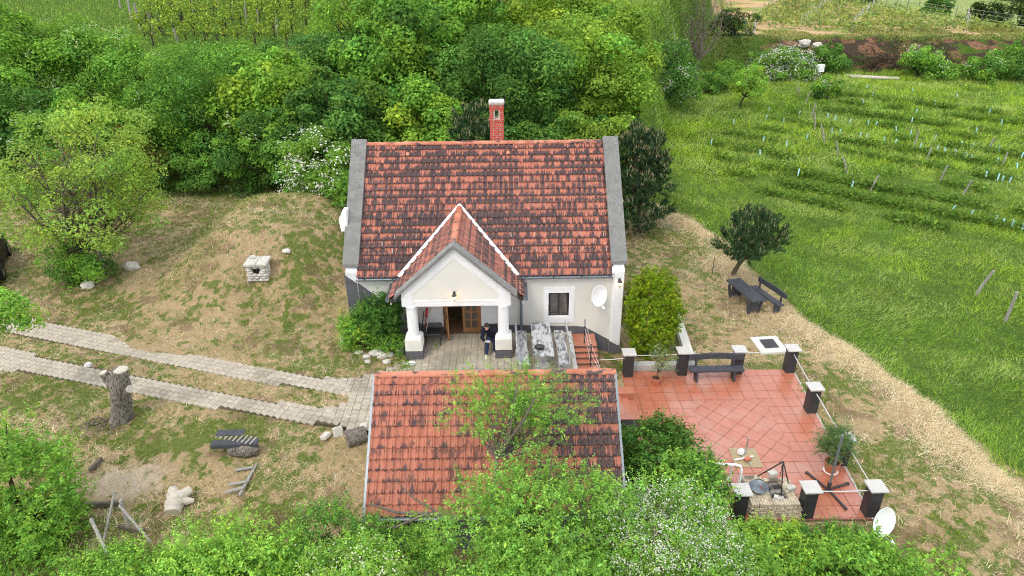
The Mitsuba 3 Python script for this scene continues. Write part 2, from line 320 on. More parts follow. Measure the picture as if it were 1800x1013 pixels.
struct('paving', sheet(pave_poly.difference(drive_poly), -1.2, 0.012), 'm_joint')
PL, PW = 0.235, 0.195
def paver_mesh():
    a, b, d, g = PL/2-0.004, PW/2-0.004, 0.022, 0
    out = [(-a, -b+d), (-0.03, -b+d), (0.03, -b-d+0.004), (a, -b-d+0.004), (a, b-d), (0.03, b-d), (-0.03, b+d-0.004), (-a, b+d-0.004)]
    m = prism(out, 0.05); v = np.asarray(m.vertices); v[:, 2] -= 0.025
    top = v[:, 2] > 0; v[top, :2] *= 0.975
    m.vertices = v; return m
PAV = mikit.ply(paver_mesh(), 'm_paver')
rng = np.random.default_rng(3)
def pavers(holder, spots, keep=300):
    spots = sorted(spots, key=lambda s: np.hypot(s[0]-CAM[0], s[1]-CAM[1]))
    rest = []
    base = paver_mesh()
    for n, (x, y, a) in enumerate(spots):
        z = float(gz(x, y))*0+0.006+rng.uniform(-0.003, 0.004)
        if n < keep: add('paver', PAV, parent=holder, tw=TW((x, y, z), rz=a+rng.uniform(-.6, .6)))
        else: rest.append(mv(base, (x, y, z), rz=a))
    if rest: lab(add('paver_field', cat(rest), 'm_paver', parent=holder), kind='stuff')
def lay(poly, ang, gapfn=None):
    c, s = math.cos(math.radians(ang)), math.sin(math.radians(ang))
    out = []
    inner = poly.buffer(0.03)
    shapely.prepare(inner)
    for r in range(-60, 60):
        for k in range(-110, 60):
            u, v = k*PL, r*PW
            x, y = u*c-v*s-3.0, u*s+v*c-2.0
            if inner.contains(Point(x, y)): out.append((x, y, ang))
    return out
spA = lay(Polygon(A1+A2), -18.5)+lay(Polygon(B1+B2), -17.5)+lay(apron.difference(Polygon(A1+A2)).difference(Polygon(B1+B2)), 0)
pavers('driveway', spA)
pavers('paving', lay(pave_poly.difference(drive_poly).intersection(sbox(-2.72, -4.72, 2.93, 0.0)), 0))

# ================================================================ HOUSE
EZ, RZ, RY = 2.36, 6.04, 3.92
slope = math.atan2(RZ-EZ, RY); sl, cl = math.sin(slope), math.cos(slope)
H = thing('house', 'white plastered house with a steep red tiled roof, gabled porch and red brick chimney', 'house')
front = Polygon([(-4.5, -0.9), (4.5, -1.3), (4.5, EZ+0.05), (-4.5, EZ+0.05)])
holes = [sbox(-1.56, -0.06, -0.19, 2.05), sbox(2.22, 0.62, 3.00, 1.66)]
for h in holes: front = front.difference(h)
add('wall', prism_xz(front, 0.12, 0.42), 'm_cream', H)
add('wall', boxz(-4.5, 4.5, 7.45, 7.75, -1.2, EZ+0.05), 'm_cream', H)
add('floor', boxz(-4.4, 4.4, 0.13, 7.4, -0.3, 0.005), 'm_inside', H)
add('partition', boxz(-3.0, 1.4, 2.6, 2.7, 0.01, 2.3), 'm_inside', H)
# plinth bands along the foot of the front wall (stepping with the ground)
add('plinth', prism_xz([(-4.52, -0.9), (-1.6, -0.9), (-1.6, 0.36), (-2.9, 0.42), (-3.4, 1.15), (-4.14, 1.80), (-4.52, 2.14)], 0.085, 0.119), 'm_plinth', H)
add('plinth', prism_xz([(-0.15, -0.9), (4.50, -1.3), (4.50, -0.36), (3.59, 0.20), (3.3, 0.24), (-0.15, 0.36)], 0.085, 0.119), 'm_plinth', H)
# gable walls with their concrete copings
for s in (-1, 1):
    pts = [(0.07, -1.3), (0.07, 2.46), (0.30, 2.64), (RY, RZ+0.07), (2*RY-0.3, 2.64), (2*RY-0.07, 2.46), (2*RY-0.07, -1.3)]
    add('gable_wall', prism_yz(pts, 4.5 if s > 0 else -4.9, 4.9 if s > 0 else -4.5), 'm_white', H)
    k = [(0.22, 2.78-0.10), (0.22, 2.80), (RY, RZ+0.20), (2*RY-0.22, 2.80), (2*RY-0.22, 2.68), (RY, RZ+0.075)]
    add('coping', prism_yz(k, 4.43 if s > 0 else -4.99, 4.99 if s > 0 else -4.43), 'm_coping', H)
    # plinth foot of the gable wall end
    zt = -0.36 if s > 0 else 2.14
    add('plinth', prism_xz([(4.505, -1.3), (4.92, -1.3), (4.92, -0.62), (4.505, -0.37)] if s > 0 else [(-4.92, -1.3), (-4.525, -1.3), (-4.525, 2.14), (-4.92, 2.46)], 0.03, 0.069), 'm_plinth', H)
    add('pilaster', boxz(4.56, 4.88, 0.035, 0.069, -0.55, 2.46) if s > 0 else boxz(-4.88, -4.56, 0.035, 0.069, 2.47, 2.62), 'm_white', H)
    add('flashing', prism_yz([(-0.02, EZ-0.10), (-0.02, EZ+0.06), (0.2, EZ+0.26), (0.2, EZ+0.08)], 4.46 if s > 0 else -4.497, 4.497 if s > 0 else -4.46), 'm_flash', H)
# ---- roof deck and tiles
deck = []
def plane_slab(p0, p1, p2, p3, t=0.04):
    p = np.array([p0, p1, p2, p3], float); n = nrm(np.cross(p[1]-p[0], p[3]-p[0]))
    v = np.vstack([p, p-n*t]); f = [[0, 1, 2], [0, 2, 3], [6, 5, 4], [7, 6, 4], [0, 4, 5], [0, 5, 1], [1, 5, 6], [1, 6, 2], [2, 6, 7], [2, 7, 3], [3, 7, 4], [3, 4, 0]]
    return trimesh.Trimesh(v, f, process=False)
D = 0.035
R = add('roof', cat(plane_slab((-4.5, 0.02, EZ-D), (4.5, 0.02, EZ-D), (4.5, RY, RZ-D), (-4.5, RY, RZ-D)), plane_slab((4.5, 2*RY-0.02, EZ-D), (-4.5, 2*RY-0.02, EZ-D), (-4.5, RY, RZ-D), (4.5, RY, RZ-D))), 'm_barkdark', H)
TWD, ROWS = 0.1915, 19
LEN = math.hypot(RY, RZ-EZ)/ROWS
def tile_mesh(w=TWD, ln=LEN+0.05, seed=0):
    u = np.array([0, .07, .16, .25, .34, .50, .70, .86, 1.0])
    z = np.array([0.024, .042, .046, .038, .017, .002, 0.0, 0.006, 0.024])
    x = (u-0.5)*w*1.0
    V = []
    for (yy, dz, t) in ((0, 0.048, 0), (0, 0.048, 0.017), (ln, 0.0, 0)):
        for a, b in zip(x, z):
            V.append((a, yy-(0.012 if (yy == 0) else 0)*(1-abs(2*((a/w+.5)-.62))), b+dz-t))
    V = np.array(V); n = len(x); f = []
    for k in range(n-1):
        f += [[k, k+1, 2*n+k+1], [k, 2*n+k+1, 2*n+k], [n+k, n+k+1, k+1], [n+k, k+1, k]]
    return trimesh.Trimesh(V, f, process=False)
TM_ = ['m_tile', 'm_tile_shed', 'm_tile_porch']
TILES = [mikit.ply(tile_mesh(), k) for k in TM_]
rt = np.random.default_rng(11)
def tile_tw(ex, ey, ez, o):
    j = rt.normal(0, 0.003, 3)
    o = np.asarray(o)+ex*j[0]+ey*j[1]+ez*abs(j[2])*0.8
    a = rt.normal(0, 0.006); ex2 = nrm(ex+ey*a); ey2 = nrm(ey-ex*a)
    return TM(ex2, ey2, ez, o)
def tile_plane(holder, o, ex, ey, ncol, nrow, w, ln, kind, keep, skip=lambda x, y, z: False, name='tile', order=None, field=True):
    ex, ey = np.asarray(ex, float), np.asarray(ey, float); ez = np.cross(ex, ey)
    L = []
    for r in range(nrow):
        for c in range(ncol):
            p = np.asarray(o)+ex*((c+.5)*w)+ey*(r*ln)
            if not skip(*p): L.append((r, c, p))
    L.sort(key=lambda t: np.linalg.norm(t[2]-CAM))
    base = tile_mesh(); rest = []
    for n, (r, c, p) in enumerate(L):
        m = tile_tw(ex, ey, ez, p)
        if n < keep: add(name, TILES[kind], parent=holder, tw=m)
        else:
            k = base.copy(); k.apply_transform(np.array(m.matrix)); rest.append(k)
    if rest: lab(add(name+'_field', cat(rest), TM_[kind], parent=holder), kind='stuff')
PRZ, PHX, PCX = 4.20, 2.07, -0.93           # porch ridge height, half width, centre
def under_porch(x, y, z):                   # main tiles buried below the porch roof
    return abs(x-PCX) < 2.05 and z < PRZ-0.91*abs(x-PCX)-0.22
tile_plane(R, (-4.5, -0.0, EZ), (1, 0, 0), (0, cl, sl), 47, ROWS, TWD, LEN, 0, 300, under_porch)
back = []
for r in range(ROWS):
    m = box(9.0, LEN+0.04, 0.025, (0, 0, 0)); back.append(mv(m, (0, 2*RY-(r+.5)*LEN*cl, EZ+0.02+(r+.5)*LEN*sl), rx=-math.degrees(slope)+3))
lab(add('back_tile_field', cat(back), 'm_tile', parent=R), kind='stuff')
def ridge_tile(ln, r=0.115):
    prof = np.linspace(-0.1, PI+0.1, 9); V = []
    for k, (yy, rr) in enumerate(((0, r*1.06), (0.05, r*1.04), (ln, r*0.93))):
        V += [(math.cos(a)*rr, yy, math.sin(a)*rr*0.8) for a in prof]
    V += [(math.cos(a)*r*0.9, 0, math.sin(a)*r*0.9*0.8) for a in prof]
    f = []; n = len(prof)
    for k in range(2):
        for a in range(n-1): f += [[k*n+a, (k+1)*n+a, (k+1)*n+a+1], [k*n+a, (k+1)*n+a+1, k*n+a+1]]
    for a in range(n-1): f += [[3*n+a, a, a+1], [3*n+a, a+1, 3*n+a+1]]
    return trimesh.Trimesh(V, f, process=False)
RT = mikit.ply(ridge_tile(0.40), 'm_ridge')
for k in range(25):
    add('ridge_tile', RT, parent=R, tw=TW((-4.5+0.36*k, RY, RZ-0.015+rt.normal(0, .003)), rz=-90))
for x in (-2.88, 0.86, 3.96):
    o = np.array([x, 17.3*LEN*cl, EZ+17.3*LEN*sl])
    add('vent_tile', mv(box(0.12, 0.14, 0.07, b=0.01), o+np.array([0, -sl, cl])*0.06, rx=math.degrees(slope)), 'm_ridge', R)
hooks = []
for row, xs in ((5, [-4.07, -3.22, -2.46, 0.93, 1.77, 2.58, 3.42, 4.23]), (4, [-3.66, -2.83, 0.58, 1.39, 2.20, 3.05, 3.86]), (3, [-4.11, -3.28, -2.6, 0.98, 1.81, 2.64, 3.44, 4.3])):
    for x in xs:
        o = np.array([x, (row+.5)*LEN*cl, EZ+(row+.5)*LEN*sl])+np.array([0, -sl, cl])*0.055
        add('snow_hook', mv(cat(box(0.024, 0.20, 0.012), box(0.024, 0.02, 0.05, (0, -0.09, 0.03))), o, rx=math.degrees(slope)), 'm_hook', R)
# ---- porch gable
F0 = -1.52
add('ceiling', boxz(-2.7, 0.84, F0+0.3, 0.11, 2.06, 2.12), 'm_white', H)
for x in (-2.74, 0.64): add('beam', boxz(x, x+0.24, F0+0.26, 0.11, 2.03, 2.30), 'm_white', H)
ped = Polygon([(-2.74, 2.03), (0.88, 2.03), (0.88, 2.52), (PCX, 4.17), (-2.74, 2.52)])
pane = Polygon([(-2.36, 2.24), (0.50, 2.24), (0.50, 2.50), (PCX, 3.78), (-2.36, 2.50)])
PD = add('pediment', prism_xz(ped.difference(pane), F0, F0+0.25), 'm_white', H)
add('panel', prism_xz(pane, F0+0.022, F0+0.22), 'm_cream', PD)
add('sill', boxz(-2.34, 0.48, F0-0.012, F0+0.03, 2.215, 2.245, 0.006), 'm_white', PD)
for s in (-1, 1):
    a, b = (PCX, 4.30), (PCX+s*2.03, 2.46)
    add('coping', prism_xz([a, b, (b[0], b[1]-0.10), (a[0], a[1]-0.13)][::s], F0-0.12, F0+0.30), 'm_coping', H)
# porch roof: two slopes running back into the main roof
y_ridge_end = RY*(PRZ-EZ)/(RZ-EZ)
pa = math.atan2(0.91, 1.0); ps, pc = math.sin(pa), math.cos(pa)
PR = add('porch_roof', cat(*[plane_slab(*([(PCX, F0+0.2, PRZ-D), (PCX, y_ridge_end+.1, PRZ-D), (PCX+s*2.25, 0.4, PRZ-D-0.91*2.25), (PCX+s*2.25, F0+0.2, PRZ-D-0.91*2.25)][::-s])) for s in (-1, 1)]), 'm_barkdark', H)
nr = 11; LP = 2.26/pc/nr
for s in (-1, 1):
    o = np.array([PCX+s*2.26, (F0+0.27 if s > 0 else 2.6), PRZ-0.91*2.26])
    ex = (0, 1, 0) if s > 0 else (0, -1, 0)
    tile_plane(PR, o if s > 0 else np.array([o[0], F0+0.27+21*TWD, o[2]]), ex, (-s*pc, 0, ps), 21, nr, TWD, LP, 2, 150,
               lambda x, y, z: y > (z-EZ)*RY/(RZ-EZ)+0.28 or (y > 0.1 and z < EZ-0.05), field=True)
for k in range(10):
    add('ridge_tile', RT, parent=PR, tw=TW((PCX, F0+0.30+0.315*k, PRZ+0.0), rx=2))
for s in (-1, 1):       # white lined valley gutters
    a = np.array([PCX, y_ridge_end+0.02, PRZ+0.10]); xe = (PRZ-EZ)/0.91
    b = np.array([PCX+s*xe, 0.0, EZ+0.10])
    d = nrm(b-a); a2 = a-d*0.02; b2 = b+d*0.08
    w = nrm(np.cross(d, [0, -sl*0.5, 1]))*0.075; up = nrm(np.cross(w, d)); up = up*np.sign(up[2])
    v = np.array([a2-w*0.6, a2+w*0.6, b2+w, b2-w]); n = up*0.035
    m = trimesh.convex.convex_hull(np.vstack([v-n*1.5, v+n])); add('valley_gutter', m, 'm_flash', H)
    # porch eave gutters and boards
    x = PCX+s*2.30; z = PRZ-0.91*2.26
    half = [(math.cos(t)*0.065, math.sin(t)*0.065) for t in np.linspace(PI, 2*PI, 9)]+[(math.cos(t)*0.055, math.sin(t)*0.055) for t in np.linspace(2*PI, PI, 9)]
    g = prism_xz(Polygon([(x+s*0.03+p, z+0.01+q_) for p, q_ in half]), F0+0.2, 0.0); add('gutter', g, 'm_zinc', H)
    add('fascia', boxz(*sorted((x-s*0.10, x-s*0.07)), F0+0.25, 0.1, z-0.16, z-0.02), 'm_flash', H)
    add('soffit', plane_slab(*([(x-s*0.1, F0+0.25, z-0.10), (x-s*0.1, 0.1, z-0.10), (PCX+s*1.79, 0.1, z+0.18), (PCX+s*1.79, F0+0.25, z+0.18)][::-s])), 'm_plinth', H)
for x0, x1 in ((-4.52, -2.98), (1.12, 4.47)):
    half = [(math.cos(t)*0.07, math.sin(t)*0.07) for t in np.linspace(PI, 2*PI, 9)]+[(math.cos(t)*0.06, math.sin(t)*0.06) for t in np.linspace(2*PI, PI, 9)]
    g = prism_yz(Polygon([(-0.065+p, EZ-0.015+q_) for p, q_ in half]), x0, x1); add('gutter', g, 'm_zinc', H)
    for x in np.arange(x0+0.3, x1, 0.98): add('gutter_bracket', box(0.03, 0.15, 0.02, (x, -0.065, EZ-0.005)), 'm_metal', H)
for x, y, zt, zb in ((-3.12, 0.03, 2.33, 0.4), (1.26, 0.03, 2.33, 0.05)):
    add('downpipe', tube([(x, -0.06, zt), (x, -0.06, zt-0.12), (x, y, zt-0.3), (x, y, zb)], 0.05, 10), 'm_zinc', H)
    for z in (1.4, 0.7): add('pipe_clip', lathe([(0.052, z-0.02), (0.062, z-0.02), (0.062, z+0.02), (0.052, z+0.02)], 12, (x, y, 0)), 'm_zinc', H)
for n, (cx, sx) in enumerate(((-2.45, -1), (0.62, 1))):
    K = add('column', lathe([(0.0, 0.86), (0.20, 0.86), (0.20, 0.90), (0.185, 0.93), (0.185, 1.2), (0.178, 1.95), (0.21, 1.96), (0.21, 2.03), (0, 2.03)], 28, (cx, F0+0.16, 0)), 'm_white', H, smooth=30)
    add('plinth_block', boxz(cx-0.25, cx+0.25, F0-0.09, F0+0.41, 0.80, 0.862, 0.012), 'm_white', K)
    add('pedestal', boxz(cx-0.29, cx+0.29, F0-0.13, F0+0.45, 0.36, 0.80, 0.012), 'm_cream', H)
    add('pedestal_foot', boxz(cx-0.295, cx+0.295, F0-0.135, F0+0.455, -0.1, 0.358), 'm_plinth', H)
# door reveals, panels and leaves
for x0, x1 in ((-2.18, -1.56), (-0.19, 0.36)):
    add('door_panel', boxz(x0, x1, -0.02, 0.118, 0.36, 2.05, 0.012), 'm_white', H)
    add('panel_foot', boxz(x0-0.02, x1+0.02, -0.06, 0.116, -0.05, 0.357, 0.01), 'm_plinth', H)
DF = cat(boxz(-1.555, -1.50, 0.14, 0.24, 0, 2.04), boxz(-0.25, -0.195, 0.14, 0.24, 0, 2.04), boxz(-1.499, -0.251, 0.14, 0.24, 1.98, 2.04))
add('door_frame', DF, 'm_door', H)
def leaf(w=0.62, h=1.95):
    wood = [boxz(0, 0.085, -0.02, 0.02, 0.02, h), boxz(w-0.085, w, -0.02, 0.02, 0.02, h), boxz(0.086, w-0.086, -0.02, 0.02, 0.02, 0.20), boxz(0.086, w-0.086, -0.02, 0.02, h-0.09, h)]
    wood.append(boxz(w/2-0.025, w/2+0.025, -0.016, 0.016, 0.201, h-0.091))
    zs = np.linspace(0.20, h-0.09, 6)[1:-1]
    for z in zs: wood += [boxz(0.086, w/2-0.026, -0.016, 0.016, z-0.022, z+0.022), boxz(w/2+0.026, w-0.086, -0.016, 0.016, z-0.022, z+0.022)]
    return cat(wood), boxz(0.08, w-0.08, -0.003, 0.003, 0.19, h-0.08), cat(box(0.02, 0.03, 0.12, (w-0.04, -0.035, 1.0)), tube([(w-0.04, -0.05, 1.03), (w-0.13, -0.06, 1.03)], 0.01, 6))
lw, lg, lh = leaf()
for (x, y, a, t) in ((-1.50, 0.14, -76, 'open wooden door leaf with glass panes, swung out into the porch'), (-0.25, 0.19, 180, 'closed wooden door leaf with glass panes')):
    dl = add('door', mv(lw, (x, y, 0), rz=a), 'm_door', H); lab(dl, t)
    add('pane', mv(lg, (x, y, 0), rz=a), 'm_pane', dl); add('handle', mv(lh, (x, y, 0), rz=a), 'm_metal', dl)
# window right of the porch
wo, wi = sbox(2.06, 0.41, 3.17, 1.86), sbox(2.24, 0.64, 2.98, 1.64)
WN = add('window', prism_xz(wo.difference(wi), 0.075, 0.119), 'm_white', H)
add('sash', prism_xz(sbox(2.24, .64, 2.98, 1.64).difference(sbox(2.30, .70, 2.92, 1.58)), 0.19, 0.25), 'm_darkwin', WN)
add('sash', boxz(2.585, 2.635, 0.20, 0.245, 0.70, 1.58), 'm_darkwin', WN)
add('pane', boxz(2.30, 2.92, 0.222, 0.226, 0.70, 1.58), 'm_pane', WN)
for z in np.arange(0.76, 1.56, 0.085): add('slat', mv(box(0.62, 0.05, 0.012), (2.61, 0.29, z), rx=35), 'm_slat', WN)
add('sill', boxz(2.25, 2.97, 0.08, 0.189, 0.645, 0.66), 'm_white', WN)
nw = sbox(0.92, 1.55, 1.12, 2.05).difference(sbox(0.0, 1.60, 1.07, 2.3))
add('wall_trim', prism_xz(sbox(0.62, 1.42, 1.02, 2.05), 0.095, 0.119), 'm_white', H)
# white meter cabinet on the west gable
MC = trimesh.convex.convex_hull(np.array([(x, y, z) for y in (1.3, 1.75) for x, z in ((-4.905, 3.60), (-5.15, 3.60), (-5.20, 4.05), (-5.04, 4.36), (-4.905, 4.36))]))
lab(add('meter_cabinet', MC, 'm_wplastic'), 'small white cabinet with a sloping top on the outer side of the left gable wall', 'cabinet')
# ---- chimney
CX, CY, CZ0, BH = 0.455, 4.42, 5.2, 0.0868
CH = add('chimney', cat(boxz(CX-.245, CX-.075, CY-.245, CY+.245, CZ0, 7.38), boxz(CX+.075, CX+.245, CY-.245, CY+.245, CZ0, 7.38), boxz(CX-.074, CX+.074, CY-.245, CY+.245, CZ0, 6.86), boxz(CX-.074, CX+.074, CY-.245, CY+.245, 7.19, 7.38)), 'm_mortar', H)
BR = {w: mikit.ply(box(w, 0.118, 0.068, b=0.005), 'm_brick') for w in (0.24, 0.118, 0.10)}
for k in range(2, 25):
    z = CZ0+0.05+k*BH
    out = 0.012 if k in (18, 23, 24) else 0.0
    if z > 7.36: break
    h = 0.26-0.06+0.004+out
    hole = 6.85 < z < 7.20
    for side in range(4):
        ang = side*90; c, s = math.cos(math.radians(ang)), math.sin(math.radians(ang))
        if hole and side % 2 == 0: xs = [(-0.17, 0.10), (0.17, 0.10)] if k % 2 else [(-0.165, 0.118), (0.165, 0.118)]
        elif k % 2: xs = [(-0.128, 0.24), (0.128, 0.24)]
        else: xs = [(0.0, 0.24), (-0.2, 0.10), (0.2, 0.10)]
        for x, w in xs:
            add('brick', BR[w], parent=CH, tw=TW((CX+x*c+h*s, CY+x*s-h*c, z), rz=ang))
add('cap', boxz(CX-.29, CX+.29, CY-.29, CY+.29, 7.381, 7.50, 0.03), 'm_concrete', CH)
# ================================================================ SHED
SZ, SY, SX0, SX1 = 2.46, -6.12, -2.83, 3.66
S = thing('shed', 'low shed with a weathered red tiled roof half hidden by an overhanging fruit tree', 'shed')
NR, sp = 13, math.radians(38.0)
SL = 3.68; ls = SL/NR; c2, s2 = math.cos(sp), math.sin(sp)
ey_, ez_ = SY-SL*c2, SZ-SL*s2
gb = -2.3
add('wall', prism_yz([(ey_+0.25, gb), (ey_+0.25, ez_+0.1), (SY, SZ-0.12), (SY+1.2, SZ-1.0), (SY+1.2, gb)], SX0+0.12, SX0+0.36), 'm_cream', S)
add('wall', prism_yz([(ey_+0.25, gb), (ey_+0.25, ez_+0.1), (SY, SZ-0.12), (SY+1.2, SZ-1.0), (SY+1.2, gb)], SX1-0.36, SX1-0.12), 'm_cream', S)
add('wall', boxz(SX0+.37, SX1-.37, SY+1.0, SY+1.2, gb, SZ-1.0), 'm_cream', S)
add('wall', boxz(SX0+.37, SX1-.37, ey_+.25, ey_+.45, gb, ez_-0.35), 'm_plinth', S)
SR = add('roof', cat(plane_slab((SX0, ey_+0.02, ez_-D), (SX1, ey_+0.02, ez_-D), (SX1, SY, SZ-D), (SX0, SY, SZ-D)), plane_slab((SX1, SY+1.35, SZ-1.02), (SX0, SY+1.35, SZ-1.02), (SX0, SY, SZ-D), (SX1, SY, SZ-D))), 'm_barkdark', S)
nc = 32; ws = (SX1-SX0)/nc
_t = tile_mesh; _sm = _t(ws, ls+0.05)
TILES[1] = mikit.ply(_sm, 'm_tile_shed'); tile_mesh = lambda *a, **k: _sm.copy()
tile_plane(SR, (SX0, ey_, ez_), (1, 0, 0), (0, c2, s2), nc, NR, ws, ls, 1, 300)
tile_mesh = _t
lab(add('back_tile_field', cat([mv(box(SX1-SX0, 0.33, 0.025), ((SX0+SX1)/2, SY+0.14+0.27*k, SZ-0.08-0.202*k), rx=-34) for k in range(5)]), 'm_tile_shed', parent=SR), kind='stuff')
for k in range(18): add('ridge_tile', RT, parent=SR, tw=TW((SX0+0.36*k, SY, SZ-0.01), rz=-90))
for x in (SX0-0.02, SX1+0.02):
    b = plane_slab((x-0.03, ey_-0.05, ez_-0.12), (x+0.03, ey_-0.05, ez_-0.12), (x+0.03, SY+.05, SZ-0.06), (x-0.03, SY+.05, SZ-0.06), -0.14); b.invert()
    add('verge_strip', b, 'm_zinc', S)
half = [(math.cos(t)*0.07, math.sin(t)*0.07) for t in np.linspace(PI, 2*PI, 9)]+[(math.cos(t)*0.06, math.sin(t)*0.06) for t in np.linspace(2*PI, PI, 9)]
add('gutter', prism_yz(Polygon([(ey_-0.07+p, ez_-0.01+q_) for p, q_ in half]), SX0-0.02, SX1+0.02), 'm_zinc', S)
# ================================================================ STAIRS, TERRACE
TZ = -0.90
st = cat([boxz(3.10, 3.95, -0.55-0.24*k-0.24, -0.55-0.24*k if k else 0.05, -1.3, -0.085*k-0.06) for k in range(6)]+[boxz(3.10, 4.2, -4.3, -1.99, -1.3, -0.52)])
struct('stair', st, 'm_grout')
for k in range(6):
    for x0, x1 in ((3.12, 3.52), (3.53, 3.93)):
        add('tread', boxz(x0, x1, -0.55-0.24*k-0.245, -0.55-0.24*k-0.008 if k else 0.04, -0.085*k-0.062, -0.085*k-0.045, 0.004), 'm_terr', 'stair')
for i_ in range(3):
    for j_ in range(5): add('tile', boxz(3.12+0.36*i_, 3.47+0.36*i_, -2.36-0.4*j_+.008, -2.0-0.4*j_+.03, -0.522, -0.505, 0.004), 'm_terr', 'stair')
add('cheek', boxz(2.95, 3.095, -4.75, 0.08, -1.3, 0.06, 0.01), 'm_concrete', 'stair')
for y0, y1 in ((-3.10, -2.78), (-4.46, -4.20)):
    add('cheek', boxz(4.2, 4.88, y0, y1, -1.5, -0.475, 0.005), 'm_plinth' if y1 < -4 else 'm_terr', 'stair')
    add('cheek_tile', boxz(4.19, 4.90, y0-0.015, y1+0.015, -0.474, -0.452, 0.004), 'm_terr', 'stair')
for k in range(3): add('tread', boxz(4.2+0.25*k, 4.45+0.25*k-0.005, -4.19, -3.11, -1.2, -0.52-0.10*k, 0.005), 'm_terr', 'stair')
# terrace slab and its tiles
tp = Polygon([(4.75, -1.16), (10.95, -1.16), (10.72, -4.5), (10.47, -8.28), (4.75, -8.28)])
struct('terrace', sheet(tp, -2.2, TZ-0.016), 'm_grout')
def tile_poly(pg, h=0.016):
    m = prism(pg, h); v = np.asarray(m.vertices); v[:, 2] += TZ-h; m.vertices = v; return m
A_, ts = 0.0086, 0.4433
ca, sa = math.cos(A_), math.sin(A_)
diam = Polygon([(6.82, -2.98), (9.30, -2.98), (9.30, -6.0), (6.82, -6.0)])
rg = np.random.default_rng(5)
inn = tp.buffer(-0.03)
TL = []
for a in range(-1, 14):
    for b in range(0, 17):
        pg = Polygon([(5.13+ts*(u*ca+v*sa), -1.17+ts*(u*sa-v*ca)) for u, v in ((a+.018, b+.018), (a+.982, b+.018), (a+.982, b+.982), (a+.018, b+.982))])
        g = pg.intersection(inn).difference(diam.buffer(0.008))
        TL += [q_ for q_ in getattr(g, 'geoms', [g]) if q_.area > 0.004]
for a in range(-8, 9):
    for b in range(-8, 9):
        c_, d_ = 8.06+ts*(a-b)*0.7071, -4.49+ts*(a+b)*0.7071
        r_ = ts*0.7071*0.964
        g = Polygon([(c_+r_, d_), (c_, d_+r_), (c_-r_, d_), (c_, d_-r_)]).intersection(diam)
        TL += [q_ for q_ in getattr(g, 'geoms', [g]) if q_.area > 0.004]
TL.sort(key=lambda g: math.hypot(g.centroid.x-CAM[0], g.centroid.y-CAM[1]))
restt = []
for n, g in enumerate(TL):
    m = tile_poly(Polygon([c for c in g.exterior.coords][::1]))
    t = TW((0, 0, rg.uniform(-.0015, .0015)))
    if n < 300: add('tile', mikit.ply(m, 'm_terr'), parent='terrace', tw=t)
    else: restt.append(m)
if restt: lab(add('tile_field', cat(restt), 'm_terr', parent='terrace'), kind='stuff')
add('edge_strip', plane_slab((10.905, -1.16, TZ+.004), (10.95, -1.16, TZ+.004), (10.47, -8.28, TZ+.004), (10.425, -8.28, TZ+.004), -0.03), 'm_concrete', 'terrace')
# low concrete walls at the back of the terrace
cw = lab(add('retaining_wall', boxz(5.1, 7.45, -1.14, -0.86, -1.6, -0.68, 0.012), 'm_concrete'), 'low pale concrete ledge at the back of the terrace below the conifer', 'wall')
cw2 = lab(add('retaining_wall', plane_slab((7.20, -0.85, -0.60), (7.44, -0.85, -0.60), (7.62, 2.3, -0.60), (7.40, 2.3, -0.60), 1.0), 'm_slab'), 'white topped low wall running back beside the bright green conifer', 'wall')
add('coping', plane_slab((7.16, -0.88, -0.55), (7.48, -0.88, -0.55), (7.66, 2.32, -0.55), (7.36, 2.32, -0.55), 0.049), 'm_slab', cw2)

# posts with granite caps, rails between
def post(x, y, label, rz=0.5, h=0.92, w=0.33):
    p = thing('terrace_post', label, 'post', 'granite capped posts round the terrace')
    add('shaft', mv(boxz(-w/2, w/2, -w/2, w/2, -0.5, h, 0.01), (x, y, TZ), rz=rz), 'm_black', p)
    add('cap', mv(boxz(-w/2-.07, w/2+.07, -w/2-.07, w/2+.07, h+.001, h+.055, 0.008), (x, y, TZ), rz=rz), 'm_granite', p)
    for zz in (0.28, 0.68): add('bolt', mv(tube([(w/2-.01, 0, zz), (w/2+.05, 0, zz)], 0.016, 8), (x, y, TZ), rz=rz), 'm_metal', p)
    return p
PP = [(4.98, -1.40), (6.90, -1.34), (8.86, -1.30), (10.74, -1.27), (10.60, -3.58), (10.50, -6.06), (10.42, -8.06), (8.70, -8.06), (6.86, -8.12)]
for (x, y), t in zip(PP, ['dark terrace post at the foot of the house corner', 'dark terrace post right of the small pots, at the end of the ledge', 'dark terrace post behind the right end of the garden bench', 'dark terrace post at the far right corner of the terrace', 'dark terrace post second from the far corner along the right edge', 'dark terrace post behind the potted oleander', 'dark terrace post at the near right corner beside the satellite dish', 'dark terrace post right of the brick fireplace', 'dark terrace post left of the brick fireplace, half in the creeper']):
    post(x, y, t)
def rail(a, b, z0, z1, t, r=0.016):
    lab(add('hand_rail', tube([(a[0], a[1], TZ+z0), ((a[0]+b[0])/2, (a[1]+b[1])/2, TZ+(z0+z1)/2-0.02), (b[0], b[1], TZ+z1)], r, 6), 'm_rail'), t, 'rail', 'thin rails between the terrace posts')
RL = ['thin rail from the house corner post along the ledge', 'thin rail behind the garden bench, left part', 'thin rail behind the garden bench, right part up to the corner post', 'thin rail along the right edge of the terrace, farthest part', 'thin rail along the right edge of the terrace above the oleander', 'thin rail along the right edge of the terrace, nearest part', 'thin rail behind the parasol stand on the near edge of the terrace']
for k, t in enumerate(RL):
    a, b = np.array(PP[k]), np.array(PP[k+1]); d = (b-a)/np.linalg.norm(b-a); rail(a+d*0.2, b-d*0.2, 0.80, 0.80, t)
rail((3.95, -1.62), (4.82, -1.55), 0.80, 0.80, 'thin rail from the stair to the house corner post')
